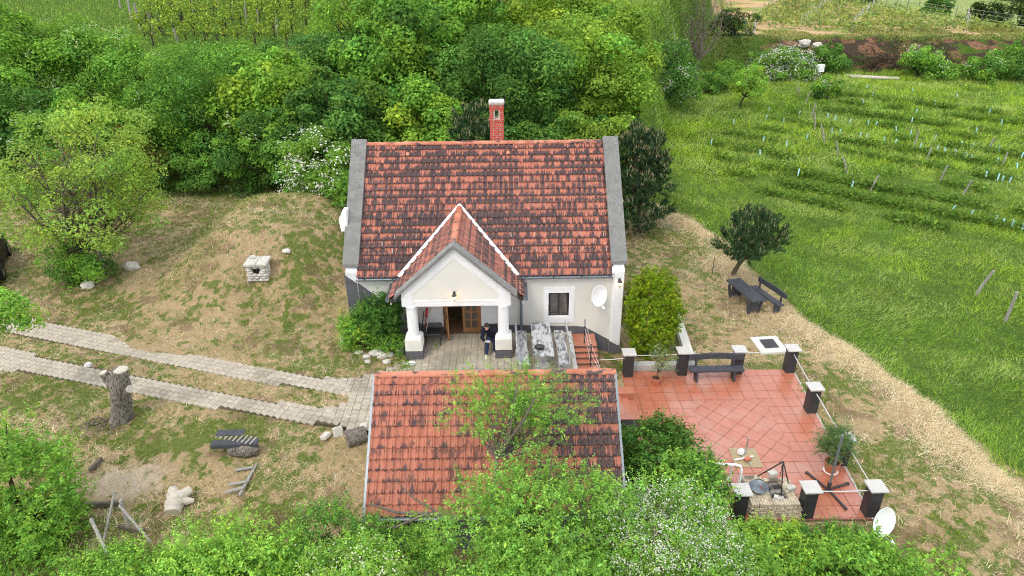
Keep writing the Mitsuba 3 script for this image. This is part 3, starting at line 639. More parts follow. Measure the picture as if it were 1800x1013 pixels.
sr = thing('stair_railing', 'black stair railing with two posts and thin wires beside the orange steps', 'railing')
p0, p1 = (3.50, -0.62, -0.05), (3.62, -1.62, -0.45)
for p in (p0, p1): add('post', tube([p, (p[0], p[1], p[2]+0.98)], 0.022, 8), 'm_metal', sr)
for h in (0.95, 0.62, 0.3): add('wire', tube([(p0[0], p0[1], p0[2]+h), (p1[0], p1[1], p1[2]+h), (3.98, -2.3, -0.5+h*0.2)], 0.008, 5), 'm_rail', sr)

# ================================================================ FURNITURE
def jag(poly, seed, a=0.02, step=0.12):
    r = np.random.default_rng(seed); ls_ = LineString(list(poly)+[poly[0]]); L = ls_.length
    pts = [ls_.interpolate(s).coords[0] for s in np.arange(0, L, step)]
    return Polygon([(x+r.normal(0, a), y+r.normal(0, a)) for x, y in pts]).buffer(0)
def wavy_plank(L, w, t, seed, a=0.012):
    """Rough sawn plank along +x, centred, with wavy long edges."""
    r = np.random.default_rng(seed); xs = np.linspace(-L/2, L/2, 12); e = r.normal(0, a, (2, 12)); e[:, 0] *= .4
    pts = [(x, -w/2+k) for x, k in zip(xs, e[0])]+[(x, w/2+k) for x, k in zip(xs[::-1], e[1])]
    m = prism(Polygon(pts), t); return m
PTX, PTY = 1.93, -1.58
pt = thing('porch_table', 'long weathered plank table with flaking grey white paint in front of the window', 'table')
for k, x in enumerate(np.linspace(-0.255, 0.255, 4)):
    add('plank', mv(wavy_plank(2.15+[0, .08, -.05, .04][k], 0.163, 0.05, 40+k, 0.006), (PTX+x, PTY, 0.72+0.004*(k % 2)), rz=91.2), 'm_weather', pt)
for y in (-0.72, 0.72):
    add('leg', prism_xz([(PTX-0.26, 0.03), (PTX+0.26, 0.03), (PTX+0.16, 0.40), (PTX+0.24, 0.715), (PTX-0.24, 0.715), (PTX-0.16, 0.40)], PTY+y-0.04, PTY+y+0.04), 'm_weather', pt)
add('stretcher', boxz(PTX-.04, PTX+.04, PTY-0.68, PTY+0.68, 0.30, 0.40, .01), 'm_weather', pt)
def pbench(cx, side, label, rz, seed):
    b = thing('porch_bench', label, 'bench', 'weathered benches either side of the porch table')
    c = (cx, -1.62)
    add('seat', mv(wavy_plank(2.14, 0.34, 0.055, seed, 0.012), (c[0], c[1], 0.42), rz=90+rz), 'm_weather', b)
    bk = wavy_plank(2.12, 0.24, 0.045, seed+1, 0.02)
    bk = mv(bk, (0, 0, 0), rx=82*1.0)
    add('backrest', mv(bk, (c[0]+side*0.225, c[1]-0.03, 0.78), rz=90+rz), 'm_weather', b)
    for y in (-0.75, 0.75):
        add('leg', boxz(c[0]-.15, c[0]+.15, c[1]+y-.035, c[1]+y+.035, 0.03, 0.418, 0.008), 'm_weather', b)
        add('support', mv(boxz(-.025, .025, -.035, .035, 0.3, 0.82, 0.006), (c[0]+side*0.19, c[1]+y, 0), ry=side*3), 'm_weather', b)
pbench(1.27, -1, 'weathered bench left of the porch table with its back plank on the left', 1.0, 60)
pbench(2.60, 1, 'weathered bench right of the porch table with a wavy back plank on the right', 1.8, 70)
bg = thing('shoulder_bag', 'small black bag lying on the near end of the weathered table', 'bag')
add('body', blob(0.15, (1.82, -2.25, 0.85), 4, 0.08, 2, (1.15, 0.8, 0.62)), 'm_metal', bg, smooth=True)
add('flap', blob(0.135, (1.82, -2.30, 0.89), 6, 0.06, 2, (1.15, 0.7, 0.45)), 'm_metal', bg, smooth=True)
add('strap', tube([(1.68, -2.25, 0.90), (1.58, -2.35, 0.80), (1.60, -2.48, 0.79), (1.70, -2.45, 0.79)], 0.012, 6), 'm_metal', bg)
lab(add('drink_can', lathe([(0, 0), (.028, 0), (.033, .01), (.033, .10), (.026, .118), (.022, .112), (0, .112)], 16, (2.06, -2.38, 0.776)), 'm_steel', smooth=40), 'small silver can standing on the weathered table beside the bag', 'can')

# lanterns
def lantern(x, y, z, label):
    l = thing('wall_lantern', label, 'lantern')
    add('bracket', cat(box(0.09, 0.03, 0.14, (x, y+0.10, z+0.12), 0.01), tube([(x, y+0.09, z+0.16), (x, y+0.03, z+0.24), (x, y, z+0.20)], 0.012, 6)), 'm_metal', l)
    add('cap', lathe([(0, .20), (.025, .19), (.03, .15), (.085, .105), (.09, .085), (0, .085)], 12, (x, y, z)), 'm_metal', l)
    add('cage', cat([tube([(x+.06*math.cos(a), y+.06*math.sin(a), z+.085), (x+.035*math.cos(a), y+.035*math.sin(a), z-.08)], 0.006, 4) for a in np.arange(6)*PI/3]), 'm_steel', l)
    add('tip', lathe([(0, -.13), (.012, -.11), (.04, -.085), (0, -.08)], 10, (x, y, z)), 'm_metal', l)
    b = trimesh.creation.icosphere(2, 0.032); b.vertices = np.asarray(b.vertices)*[1, 1, 1.3]+[x, y, z+0.0]
    add('bulb', {**mikit.ply(b, 'm_wplastic', True), 'emitter': {'type': 'area', 'radiance': rgb(9.0, 4.2, 1.5)}}, parent=l)
lantern(-0.97, F0-0.16, 2.42, 'lit black lantern in the middle of the porch gable')
lantern(4.73, -0.06, 2.02, 'lit black lantern on the right end of the house front')
# satellite dishes
def dish(c, n, r, up, arm, label, pole=None):
    d = thing('satellite_dish', label, 'satellite dish')
    n = nrm(np.array(n, float)); a = nrm(np.cross([0, 0, 1], n)); b = np.cross(n, a)
    pr = [(rr, (rr/r)**2*0.10*r/0.45) for rr in np.linspace(0.0, r, 8)]
    m = lathe(pr+[(r+.012, pr[-1][1]-.006), (r, pr[-1][1]-.02)]+[(q_[0], q_[1]-0.015) for q_ in pr[-2::-1]], 40)
    v = np.asarray(m.vertices); m.vertices = np.asarray(c)+v[:, :1]*a*0.93+v[:, 1:2]*b+v[:, 2:]*n
    add('reflector', m, 'm_wplastic', d, smooth=40)
    s0 = np.asarray(c)-b*r*0.98+n*0.08; s1 = np.asarray(c)-b*r*arm[0]+n*arm[1]+a*arm[2]
    add('arm', tube([s0-n*0.05, s1], 0.018, 6), 'm_rail', d)
    add('feed_horn', tube([s1+b*0.0, s1+nrm(np.asarray(c)-s1)*0.12], [0.045, 0.035], 10), 'm_wplastic', d)
    if pole is not None: add('mount', tube([np.asarray(c)-n*0.03, pole], 0.03, 8), 'm_zinc', d)
dish((3.95, -0.25, 1.69), (.55, -.80, .20), 0.385, None, (1.0, 0.42, -0.12), 'white satellite dish fixed to the house wall right of the window', (3.98, 0.118, 1.64))
dish((10.45, -8.62, -0.62), (.32, -.90, .30), 0.40, None, (1.0, 0.45, -0.1), 'white satellite dish standing low in the grass beyond the terrace corner', (10.4, -8.4, -1.2))
# garden bench on the terrace
gb_ = thing('garden_bench', 'dark painted log bench with a curved back plank at the back of the terrace', 'bench')
bx, by = 7.98, -1.78
add('seat', mv(wavy_plank(1.86, 0.34, 0.07, 81, 0.016), (bx, by, TZ+0.42), rz=.5), 'm_darkwood', gb_)
xs = np.linspace(-0.93, 0.93, 13); arc = 0.07*np.cos(xs/0.93*PI/2)
add('backrest', prism_xz(Polygon([(bx+x, TZ+0.80+a_-.085) for x, a_ in zip(xs, arc)]+[(bx+x, TZ+0.80+a_+.095) for x, a_ in zip(xs[::-1], arc[::-1])]).buffer(0.02), by+0.17, by+0.225), 'm_darkwood', gb_)
for x in (-0.68, 0.62):
    add('leg', mv(boxz(-.035, .035, -.16, .16, 0, 0.418, .01), (bx+x, by, TZ)), 'm_darkwood', gb_)
    add('support', mv(boxz(-.035, .035, .10, .165, 0.42, 0.93, .008), (bx+x, by, TZ), rx=-3), 'm_darkwood', gb_)
# picnic table and bench on the lawn
def spin(m, c, rz): return mv(m, c, rz)
pz = -0.90; pc_ = (10.62, 3.55, pz)
ptb = thing('picnic_table', 'dark painted plank table on the dry lawn below the small pine', 'table'); A1z = -76
for k, y in enumerate((-0.22, 0.0, 0.22)): add('plank', mv(wavy_plank(2.05, 0.212, 0.055, 90+k, 0.007), (0, y, 0.70), 0).apply_transform(np.array(TW(pc_, rz=A1z).matrix)), 'm_darkwood', ptb)
for x in (-0.72, 0.72):
    lg_ = cat(mv(boxz(-.04, .04, -.05, .05, 0, 0.72, .01), (x, -0.2, -0.02), rx=12), mv(boxz(-.04, .04, -.05, .05, 0, 0.72, .01), (x, 0.2, -0.02), rx=-12))
    add('leg', lg_.apply_transform(np.array(TW(pc_, rz=A1z).matrix)), 'm_darkwood', ptb)
    add('leg_board', boxz(x-.03, x+.03, -.19, .19, 0.15, 0.62, .01).apply_transform(np.array(TW(pc_, rz=A1z).matrix)), 'm_darkwood', ptb)
pcb = (11.52, 3.55, pz); pb = thing('lawn_bench', 'dark painted bench with a slanting back plank beside the picnic table', 'bench'); A2z = -72
M2 = np.array(TW(pcb, rz=A2z).matrix)
add('seat', mv(wavy_plank(1.85, 0.30, 0.06, 97, 0.012), (0, 0, 0.42)).apply_transform(M2), 'm_darkwood', pb)
bkk = prism_xz(Polygon([(-0.88, 0.70), (0.90, 0.73), (0.90, 0.90), (0.2, 0.93), (-0.88, 0.87)]).buffer(0.015), 0.17, 0.225); add('backrest', bkk.apply_transform(M2), 'm_darkwood', pb)
for x in (-0.68, 0.70):
    add('leg', boxz(x-.05, x+.05, -.15, .15, -0.05, 0.418, .01).apply_transform(M2), 'm_darkwood', pb)
    add('support', boxz(x-.04, x+.04, .11, .168, 0.2, 0.88, .008).apply_transform(M2), 'm_darkwood', pb)
mh = thing('manhole', 'pale concrete slab with a square black cover set in the dry lawn', 'manhole cover')
add('frame', mv(boxz(-.52, .52, -.58, .58, -0.10, 0.05, 0.012), (10.62, 0.42, -0.90), rz=4), 'm_slab', mh)
add('cover', mv(boxz(-.27, .27, -.30, .30, 0.051, 0.075, 0.008), (10.63, 0.45, -0.90), rz=4), 'm_black', mh)

# ---- brick fireplace
fp = thing('brick_fireplace', 'low open fireplace of pale sooty bricks on the near edge of the terrace', 'fireplace')
fx0, fx1, fy0, fy1, fh = 7.16, 8.48, -8.22, -7.08, 0.50
gz0 = -2.0
add('core', cat(boxz(fx0+.03, fx1-.03, fy0+.03, fy1-.03, gz0, TZ+fh-0.22), boxz(fx0+.03, 7.72, fy0+.03, fy1-.03, TZ+fh-.25, TZ+fh-.10)), 'm_soot', fp)
rb = np.random.default_rng(21); BW, BHH = 0.215, 0.072
BRT = [mikit.ply(box(BW*s_, 0.11, 0.060, b=0.009), 'm_tanbrick') for s_ in (1.0, 0.93, 0.5)]
BRH = mikit.ply(box(0.062, 0.225, 0.11, b=0.009), 'm_tanbrick')
nb = 0
for k in range(20):
    z = TZ+fh-0.145-BHH*k
    for side, (xa, xb, yy) in enumerate(((fx0, fx1, fy0+.055), (fx0, fx1, fy1-.055))):
        if side == 1 and z < TZ: continue
        if z < gz0: continue
        x = xa+(BW/2 if k % 2 else 0)
        while x < xb-0.06 and nb < 280:
            add('brick', BRT[rb.integers(0, 2)], parent=fp, tw=TW((x+BW/2, yy+rb.normal(0, .005), z+rb.normal(0, .002)), rz=rb.normal(0, 1.2))); x += BW+0.012; nb += 1
    if z > TZ-0.15:
        for xx in (fx0+.055, fx1-.055):
            for y in np.arange(fy0+.24, fy1-.2, BW+.012):
                add('brick', BRT[1], parent=fp, tw=TW((xx, y, z), rz=90+rb.normal(0, 1.5)))
for x in np.arange(fx0+.04, fx1-.02, 0.072):      # soldier course along the rims
    add('rim_brick', BRH, parent=fp, tw=TW((x, fy0+.12, TZ+fh-0.05+rb.normal(0, .006)), rz=rb.normal(0, 4), ry=rb.normal(0, 3)))
    if x < 7.74: add('rim_brick', BRH, parent=fp, tw=TW((x, fy1-.12, TZ+fh-0.05+rb.normal(0, .006)), rz=rb.normal(0, 4)))
for y in np.arange(fy0+.28, fy1-.26, 0.072):
    for xx in (fx0+.13, fx0+.36, 7.66):
        add('rim_brick', BRH, parent=fp, tw=TW((xx+rb.normal(0, .01), y, TZ+fh-0.065+rb.normal(0, .008)), rz=90+rb.normal(0, 5)))
    add('rim_brick', BRH, parent=fp, tw=TW((fx1-.11, y, TZ+fh-0.13+rb.normal(0, .01)), rz=90+rb.normal(0, 6)))
for x, y, a in ((8.42, -7.60, 30), (8.12, -7.02, 20), (7.95, -7.98, -20)):
    add('loose_brick', mikit.ply(box(0.24, 0.17, 0.13, b=0.012), 'm_stone'), parent=fp, tw=TW((x, y, TZ+fh-0.02), rz=a))
tr = thing('cooking_tripod', 'black iron cooking tripod standing over the brick fireplace', 'tripod')
top = np.array([8.02, -7.66, 0.58])
for f_ in ((7.62, -7.05, -0.55), (8.02, -8.02, -0.56), (8.50, -7.30, -0.58)): add('leg', tube([top, f_], 0.018, 6), 'm_metal', tr)
add('chain', tube([top, top-[0, 0, 0.5]], 0.01, 5), 'm_metal', tr)
bs = thing('washing_basin', 'wide grey enamel basin standing on the left of the fireplace', 'basin')
add('bowl', lathe([(0, .0), (.16, 0), (.24, .15), (.26, .155), (.25, .165), (.23, .15), (.15, .02), (0, .02)], 28, (7.48, -7.70, TZ+fh+0.01)), 'm_zinc', bs, smooth=40)
pn = thing('cooking_pan', 'small black pan lying behind the grey basin', 'pan')
add('bowl', lathe([(0, 0), (.11, 0), (.14, .06), (.13, .065), (.105, .015), (0, .015)], 22, (7.60, -7.44, TZ+fh+0.01)), 'm_metal', pn, smooth=40)
add('handle', tube([(7.60, -7.56, TZ+fh+.06), (7.57, -7.74, TZ+fh+.10)], 0.012, 6), 'm_red', pn)
# white pipe rack left of the fireplace
pk = thing('pipe_stand', 'bent white pipe stand between the creeper and the fireplace', 'pipe')
add('pipe', tube([(7.10, -7.35, TZ), (7.10, -7.33, TZ+.9), (7.07, -7.30, TZ+1.02), (6.95, -7.28, TZ+1.05), (6.20, -7.22, TZ+1.06)], 0.036, 10), 'm_wplastic', pk)
add('pipe', tube([(6.90, -7.12, TZ+.9), (6.90, -7.15, TZ+.15), (6.6, -7.2, TZ+.10)], 0.028, 8), 'm_wplastic', pk)
add('pipe', tube([(6.62, -7.3, TZ+.3), (6.85, -7.2, TZ+.55)], 0.026, 8), 'm_wplastic', pk)
add('valve', cat(box(.10, .08, .10, (6.62, -7.3, TZ+.10), .02), box(.08, .06, .16, (6.55, -7.5, TZ+.12), .015)), 'm_wplastic', pk)
lab(add('floor_board', mv(boxz(-.40, .40, -.42, .42, 0, 0.022), (7.80, -5.82, TZ+.002), rz=-2), 'm_board'), 'square light brown board lying flat on the terrace', 'board')
tl = thing('tile_cutter', 'white and grey bracket with a lever standing on the brown board', 'tool')
add('base', mv(box(.62, .05, .04, (0, 0, .05), .01), (7.72, -5.9, TZ+.02), rz=14), 'm_wplastic', tl)
add('base', mv(box(.05, .62, .03, (0, 0, .04), .01), (7.76, -5.9, TZ+.02), rz=20), 'm_steel', tl)
add('lever', tube([(7.80, -5.72, TZ+.08), (7.86, -5.66, TZ+.62)], 0.026, 8), 'm_steel', tl)
add('block', mv(box(.18, .12, .17, (0, 0, .10), .02), (7.68, -5.70, TZ+.04), rz=10), 'm_wplastic', tl)
lab(add('clay_block', mv(box(.20, .12, .08, (0, 0, 0), .008), (7.80, -5.98, TZ+.11), rz=25), 'm_terracotta'), 'small orange clay block lying on the brown board', 'block')
# parasol stand
ps_ = thing('parasol_stand', 'parasol stand without its canopy, tall pole on a black cross foot', 'parasol stand')
sx_, sy_ = 9.68, -7.22
add('pole', tube([(sx_, sy_, TZ+.03), (sx_-.02, sy_-.04, TZ+2.0)], 0.032, 10), 'm_zinc', ps_)
add('collar', tube([(sx_, sy_, TZ), (sx_, sy_, TZ+.30)], 0.055, 10), 'm_metal', ps_)
for x, y in ((9.36, -6.52), (10.34, -6.98), (9.86, -7.92), (9.05, -7.45)):
    add('foot', mv(box(math.hypot(x-sx_, y-sy_), .06, .045, (math.hypot(x-sx_, y-sy_)/2, 0, .045), .008), (sx_, sy_, TZ), rz=math.degrees(math.atan2(y-sy_, x-sx_))), 'm_black', ps_)
    add('end_cap', box(.08, .08, .06, (x, y, TZ+.035), .01), 'm_metal', ps_)

# ================================================================ SMALL THINGS ROUND THE PORCH
gr = thing('fire_bowl', 'black charcoal grill standing on thin legs inside the porch', 'grill')
gx_, gy_ = -1.88, -0.62
add('bowl', cat(boxz(gx_-.30, gx_+.30, gy_-.24, gy_+.24, 0.42, 0.44), *[boxz(*q_, 0.441, 0.56, .005) for q_ in ((gx_-.30, gx_+.30, gy_-.24, gy_-.22), (gx_-.30, gx_+.30, gy_+.22, gy_+.24), (gx_-.30, gx_-.28, gy_-.215, gy_+.215), (gx_+.28, gx_+.30, gy_-.215, gy_+.215))]), 'm_metal', gr)
xs = np.linspace(-.26, .26, 14); add('grate', cat([tube([(gx_+x, gy_-.21, .53), (gx_+x, gy_+.21, .53)], .006, 4) for x in xs]), 'm_metal', gr)
add('lid', mv(boxz(-.30, .30, -.012, .012, 0, .16, .008), (gx_, gy_+.26, .55), rx=-25), 'm_metal', gr)
for a, b in ((-.26, -.20), (.26, -.20), (-.26, .20), (.26, .20)): add('leg', tube([(gx_+a, gy_+b, 0.02), (gx_+a, gy_+b, .42)], .014, 6), 'm_metal', gr)
wb = thing('wheelbarrow', 'dark wheelbarrow tipped up behind the left porch column', 'wheelbarrow')
add('tray', mv(cat(boxz(-.32, .32, -.03, .0, 0, .75, .01), boxz(-.34, -.31, -.25, .03, .02, .72, .01), boxz(.31, .34, -.25, .03, .02, .72, .01)), (-2.62, -0.75, .12), rx=-18, rz=12), 'm_black', wb)
add('handle', tube([(-2.9, -0.62, .1), (-2.85, -0.35, 1.1)], .02, 6), 'm_metal', wb); add('handle', tube([(-2.35, -0.62, .1), (-2.2, -0.30, 1.15)], .02, 6), 'm_metal', wb)
add('wheel', mv(lathe([(.05, -.04), (.17, -.05), (.19, 0), (.17, .05), (.05, .04)], 18), (-2.85, -0.95, .19), ry=80), 'm_rubber', wb)
sh = thing('garden_broom', 'red handled tool leaning behind the left porch column', 'tool')
add('shaft', tube([(-2.22, -0.55, .05), (-2.06, 0.06, 1.62)], .016, 6), 'm_red', sh); add('head', mv(box(.09, .03, .34, (0, 0, 0), .01), (-2.12, -0.16, 1.05), rx=-20, ry=5), 'm_red', sh)
lab(add('garden_stick', tube([(-2.25, -0.85, .05), (-1.92, -0.05, 1.38)], .014, 6), 'm_cutwood'), 'thin wooden stick leaning beside the red tool in the porch', 'stick')
bk_ = thing('bucket', 'zinc bucket with dark contents at the left foot of the porch pedestal', 'bucket')
add('pail', lathe([(0, 0), (.12, 0), (.165, .28), (.172, .285), (.165, .295), (.155, .28), (.115, .03), (0, .03)], 24, (-2.98, -1.28, 0.0)), 'm_zinc', bk_, smooth=40)
add('soil', lathe([(0, .22), (.146, .22), (.146, .2)], 20, (-2.98, -1.28, 0.0)), 'm_soil', bk_)
add('handle', tube([(-2.98+.17*math.cos(a), -1.28-.03-.05*math.sin(a), .28-.10*math.sin(a)) for a in np.linspace(0, PI, 9)], .006, 4), 'm_metal', bk_)
lab(add('cloth_rag', blob(.16, (-2.58, -1.88, .03), 12, .35, 3, (1.1, .7, .3), 3.0), 'm_wplastic', smooth=True), 'crumpled white rag on the ground before the left pedestal', 'rag')
lab(add('trough', cat(mv(boxz(-.13, .13, -.5, .5, 0, .03, .01), (-3.06, -.75, .08), rx=40), mv(boxz(-.15, -.12, -.5, .5, 0, .18, .01), (-3.06, -.75, .08), rx=40), mv(boxz(.12, .15, -.5, .5, 0, .18, .01), (-3.06, -.75, .08), rx=40)), 'm_black'), 'black trough leaning outside the left porch column', 'trough')
stn = [(-3.35, -1.35, .14), (-3.6, -1.42, .17), (-3.85, -1.25, .2), (-3.72, -.85, .2), (-4.15, -1.45, .12), (-4.45, -1.15, .13), (-3.55, -.55, .24), (-3.75, -.15, .2), (-4.05, -1.75, .10), (-3.38, -1.8, .13)]
ORD = ['first', 'second', 'third', 'fourth', 'fifth', 'sixth', 'seventh', 'eighth', 'ninth', 'tenth']
for k, (x, y, r) in enumerate(sorted(stn)):
    lab(add('garden_stone', blob(r, (x, y, r*.35), 30+k, .3, 2, (1.1, .9, .62)), 'm_rock', smooth=25), f'pale rough stone below the wall shrubs, {ORD[k]} of the ten counted from the left', 'stone', 'stones edging the wall shrubs')
lab(add('concrete_block', mv(box(.30, .26, .20, (0, 0, .08), .02), (-5.09, -0.43, 0.02), rz=35, ry=12), 'm_concrete'), 'square grey concrete block lying in the dry grass left of the wall shrubs', 'block')
lab(add('paving_slab', mv(boxz(-.42, .42, -1.0, 1.1, -0.05, 0.03, .01), (-5.55, 2.1, 0.27), rz=-6, rx=14, ry=6), 'm_concrete'), 'worn concrete slab sloping along the left house wall', 'slab')
# plant pots behind the ledge
for x, y, t in ((6.55, -.62, 'small clay pot behind the ledge, farther right'), (6.12, -.66, 'small clay pot behind the ledge, hidden partly by the thin plant')):
    p_ = thing('clay_pot', t, 'pot'); add('pot', lathe([(0, 0), (.12, 0), (.16, .22), (.175, .22), (.175, .26), (.15, .26), (.14, .2), (0, .2)], 20, (x, y, -0.93)), 'm_terracotta', p_, smooth=40); add('soil', lathe([(0, .215), (.143, .215)], 18, (x, y, -.93)), 'm_soil', p_)
# ================================================================ PERSON ON THE PORCH
def chain(*segs, ref=0.014, it=8):
    """One smooth body from hulls of spheres: segs = lists of (point, radius) or (point, (rx, ry, rz))."""
    M = manifold3d.Manifold(); parts = []
    for s in segs:
        balls = []
        for p, r in s:
            r = (r, r, r) if np.isscalar(r) else r
            balls.append(manifold3d.Manifold.sphere(1.0, 20).scale(tuple(map(float, r))).translate(tuple(map(float, p))))
        for a, b in zip(balls[:-1], balls[1:]): parts.append(manifold3d.Manifold.batch_hull([a, b]))
        if len(balls) == 1: parts.append(balls[0])
    M = manifold3d.Manifold.batch_boolean(parts, manifold3d.OpType.Add).refine_to_length(ref)
    g = M.to_mesh(); m = trimesh.Trimesh(g.vert_properties[:, :3], g.tri_verts, process=True)
    trimesh.smoothing.filter_taubin(m, lamb=0.5, nu=0.53, iterations=it)
    return m
pe = thing('person', 'person in navy jacket and jeans sitting bent over a phone by the right porch column', 'person')
hd = np.array([0.05, -1.36, 1.12])
hipL, hipR = np.array([0.16, -1.02, .50]), np.array([0.36, -1.02, .50])
knL, knR = np.array([0.05, -1.46, .53]), np.array([0.33, -1.46, .54])
anL, anR = np.array([0.02, -1.50, .11]), np.array([0.30, -1.30, .12])
ch, nk = np.array([0.19, -1.14, .86]), np.array([0.11, -1.26, 1.02])
shL, shR = np.array([-0.06, -1.20, .93]), np.array([0.39, -1.18, .92])
elL, elR = np.array([-0.12, -1.36, .70]), np.array([0.40, -1.38, .70])
wrL, wrR = np.array([-0.03, -1.55, .66]), np.array([0.19, -1.56, .64])
fing = []
for w, s in ((wrL, 1), (wrR, -1)):
    palm = w+np.array([0.05*s, -0.035, 0.0])
    fing.append([(w, .024), (palm, (.036, .030, .02))])
    for k in range(4):
        b = palm+np.array([0.028*s, -0.022+0.015*k-.02, 0.006*k]); L_ = [.032, .036, .034, .026][k]
        fing.append([(palm, .012), (b, .0105), (b+np.array([L_*s*.7, 0.004, .020]), .0095), (b+np.array([L_*s*.5, 0.012, .042]), .0085)])
    fing.append([(w+np.array([.02*s, -.01, .01]), .013), (palm+np.array([.0, .02, .032]), .011), (palm+np.array([.03*s, .01, .045]), .009)])
body = chain([(hipL, .085), (hipR, .085)], [((hipL+hipR)/2, .12), (ch, (.14, .10, .12)), (nk, .055), (hd+[0, .03, -.05], .052)], [(hd+[0, .02, .03], (.076, .09, .085)), (hd+[0, -.045, -.055], (.052, .045, .05))], [(hd+[0, -.10, -.005], .016), (hd+[0, -.115, -.035], .017)],
             [(hd+[-.078, .01, -.01], (.012, .02, .03))], [(hd+[.078, .01, -.01], (.012, .02, .03))],
             [(shL, .05), (elL, .042), (wrL, .028)], [(shR, .05), (elR, .042), (wrR, .028)], [(hipL, .08), (knL, .06), (anL, .04)], [(hipR, .08), (knR, .06), (anR, .04)], [(shL, .05), (ch, .1), (shR, .05)], *fing, ref=0.016, it=4)
add('body', body, 'm_skin', pe, smooth=True)
jk = chain([((hipL+hipR)/2+[0, .01, .02], (.185, .15, .10)), (ch, (.19, .145, .15)), (nk+[.01, .03, -.03], .085)], [(shL, .082), (ch, .15), (shR, .082)], [(shL, .08), (elL, .066), (wrL+(elL-wrL)*.12, .045)], [(shR, .08), (elR, .066), (wrR+(elR-wrR)*.12, .045)], [(nk, .07), (nk+[0, .0, .03], .068)], ref=0.028)
add('jacket', jk, 'm_navy', pe, smooth=True)
jn = chain([(hipL, .115), (knL, .082), (anL+(knL-anL)*.12, .062)], [(hipR, .115), (knR, .082), (anR+(knR-anR)*.12, .062)], [(hipL, .12), (hipR, .12)], ref=0.028)
add('jeans', jn, 'm_jeans', pe, smooth=True)
for a, x in ((anL, -.03), (anR, .02)):
    add('shoe', chain([(a+[0, .03, -.055], (.042, .05, .045)), (a+[x*.5, -.08, -.065], (.045, .05, .036)), (a+[x, -.17, -.075], (.042, .045, .028))], ref=.015), 'm_shoe', pe, smooth=True)
hr = trimesh.creation.icosphere(3, 1.0); v = np.asarray(hr.vertices)*[.088, .103, .095]; v = v*(1+.05*(meshkit.noise(v*60)-.5))[:, None]
hr.vertices = v+hd+[0, .028, .04]; hr.update_faces((v[hr.faces].mean(1)[:, 2] > -.035-v[hr.faces].mean(1)[:, 1]*-.35) | (v[hr.faces].mean(1)[:, 1] > .03)); add('hair', hr, 'm_hair', pe, smooth=True)
for s in (-1, 1): add('eye', trimesh.creation.icosphere(1, .009).apply_translation(hd+[s*.028, -.088, .0]), 'm_hair', pe)
add('mouth', box(.04, .008, .008, hd+np.array([0, -.092, -.062]), .003), 'm_red', pe)
lab(add('mobile_phone', mv(box(.15, .075, .009, (0, 0, 0), .004), (0.08, -1.62, .70), rx=35, rz=8), 'm_steel'), 'flat pale phone held in both hands of the sitting person', 'phone')
chair = thing('porch_chair', 'black armless chair under the sitting person by the right column', 'chair')
add('seat', boxz(.0, .52, -1.18, -.74, .36, .41, .015), 'm_black', chair)
add('backrest', boxz(.0, .54, -.78, -.73, .55, .90, .02), 'm_black', chair)
for x in (.04, .48):
    for y in (-1.14, -.755): add('leg', boxz(x-.02, x+.02, y-.02, y+.02, .02, .36 if y < -1 else .55, .005), 'm_black', chair)

# ================================================================ THINGS IN THE WEST YARD
def ground_at(x, y): return float(gz(x, y))
# pollarded trunk
bx_, by_ = -11.10, -4.60; bz = ground_at(bx_, by_)-.1
tk = thing('tree_stump', 'tall pollarded dead trunk with sawn branch stubs standing beside the driveway', 'tree stump')
def rough_tube(pts, r, n=22, seed=0, a=.10):
    p = np.array(pts, float); s = np.linspace(0, 1, 24); q_ = np.stack([np.interp(s, np.linspace(0, 1, len(p)), p[:, k]) for k in range(3)], -1); rr = np.interp(s, np.linspace(0, 1, len(p)), r)
    m = tube(q_, rr, n); v = np.asarray(m.vertices); c = np.vstack([np.repeat(q_, n, 0), q_[:1], q_[-1:]])
    d = v-c; k = 1+a*2*(meshkit.noise(np.c_[v[:, :2]*9, v[:, 2]*2.5]+seed)-.5)+a*(meshkit.noise(np.c_[v[:, :2]*24, v[:, 2]*6]+seed)-.5)
    m.vertices = c+d*k[:, None]; return m
t0 = np.array([bx_, by_, bz])
add('trunk', cat(rough_tube([t0, t0+[.06, 0, .25], t0+[.18, 0, .8], t0+[.28, 0, 1.35], t0+[.42, .02, 1.85]], [.38, .30, .27, .29, .22], seed=1), rough_tube([t0+[.20, 0, 1.15], t0+[.04, -.02, 1.45], t0+[-.06, -.02, 1.78]], [.2, .15, .12], 14, 2), rough_tube([t0+[.34, 0, 1.1], t0+[.60, -.1, 1.25]], [.19, .13], 14, 3)), 'm_oldbark', tk, smooth=40)
for c, r, n in ((t0+[.425, .02, 1.865], .215, (0, .05, 1)), (t0+[-.07, -.02, 1.80], .115, (-.3, 0, 1)), (t0+[.615, -.105, 1.255], .12, (1, -.3, .5))):
    n = nrm(np.array(n, float)); add('cut_face', tube([c-n*.03, c+n*.02], [r, r*.97], 16), 'm_cutwood', tk)
lab(add('bark_litter', cat([mv(box(.12, .04, .012), (bx_-.55+rb.normal(0, .45), by_-.25+rb.normal(0, .28), ground_at(bx_-.5, by_-.3)+.02+rb.random()*.05), rz=rb.random()*360, rx=rb.normal(0, 25)) for _ in range(80)]), 'm_bark'), 'heap of bark pieces at the foot of the dead trunk', 'bark', kind='stuff')
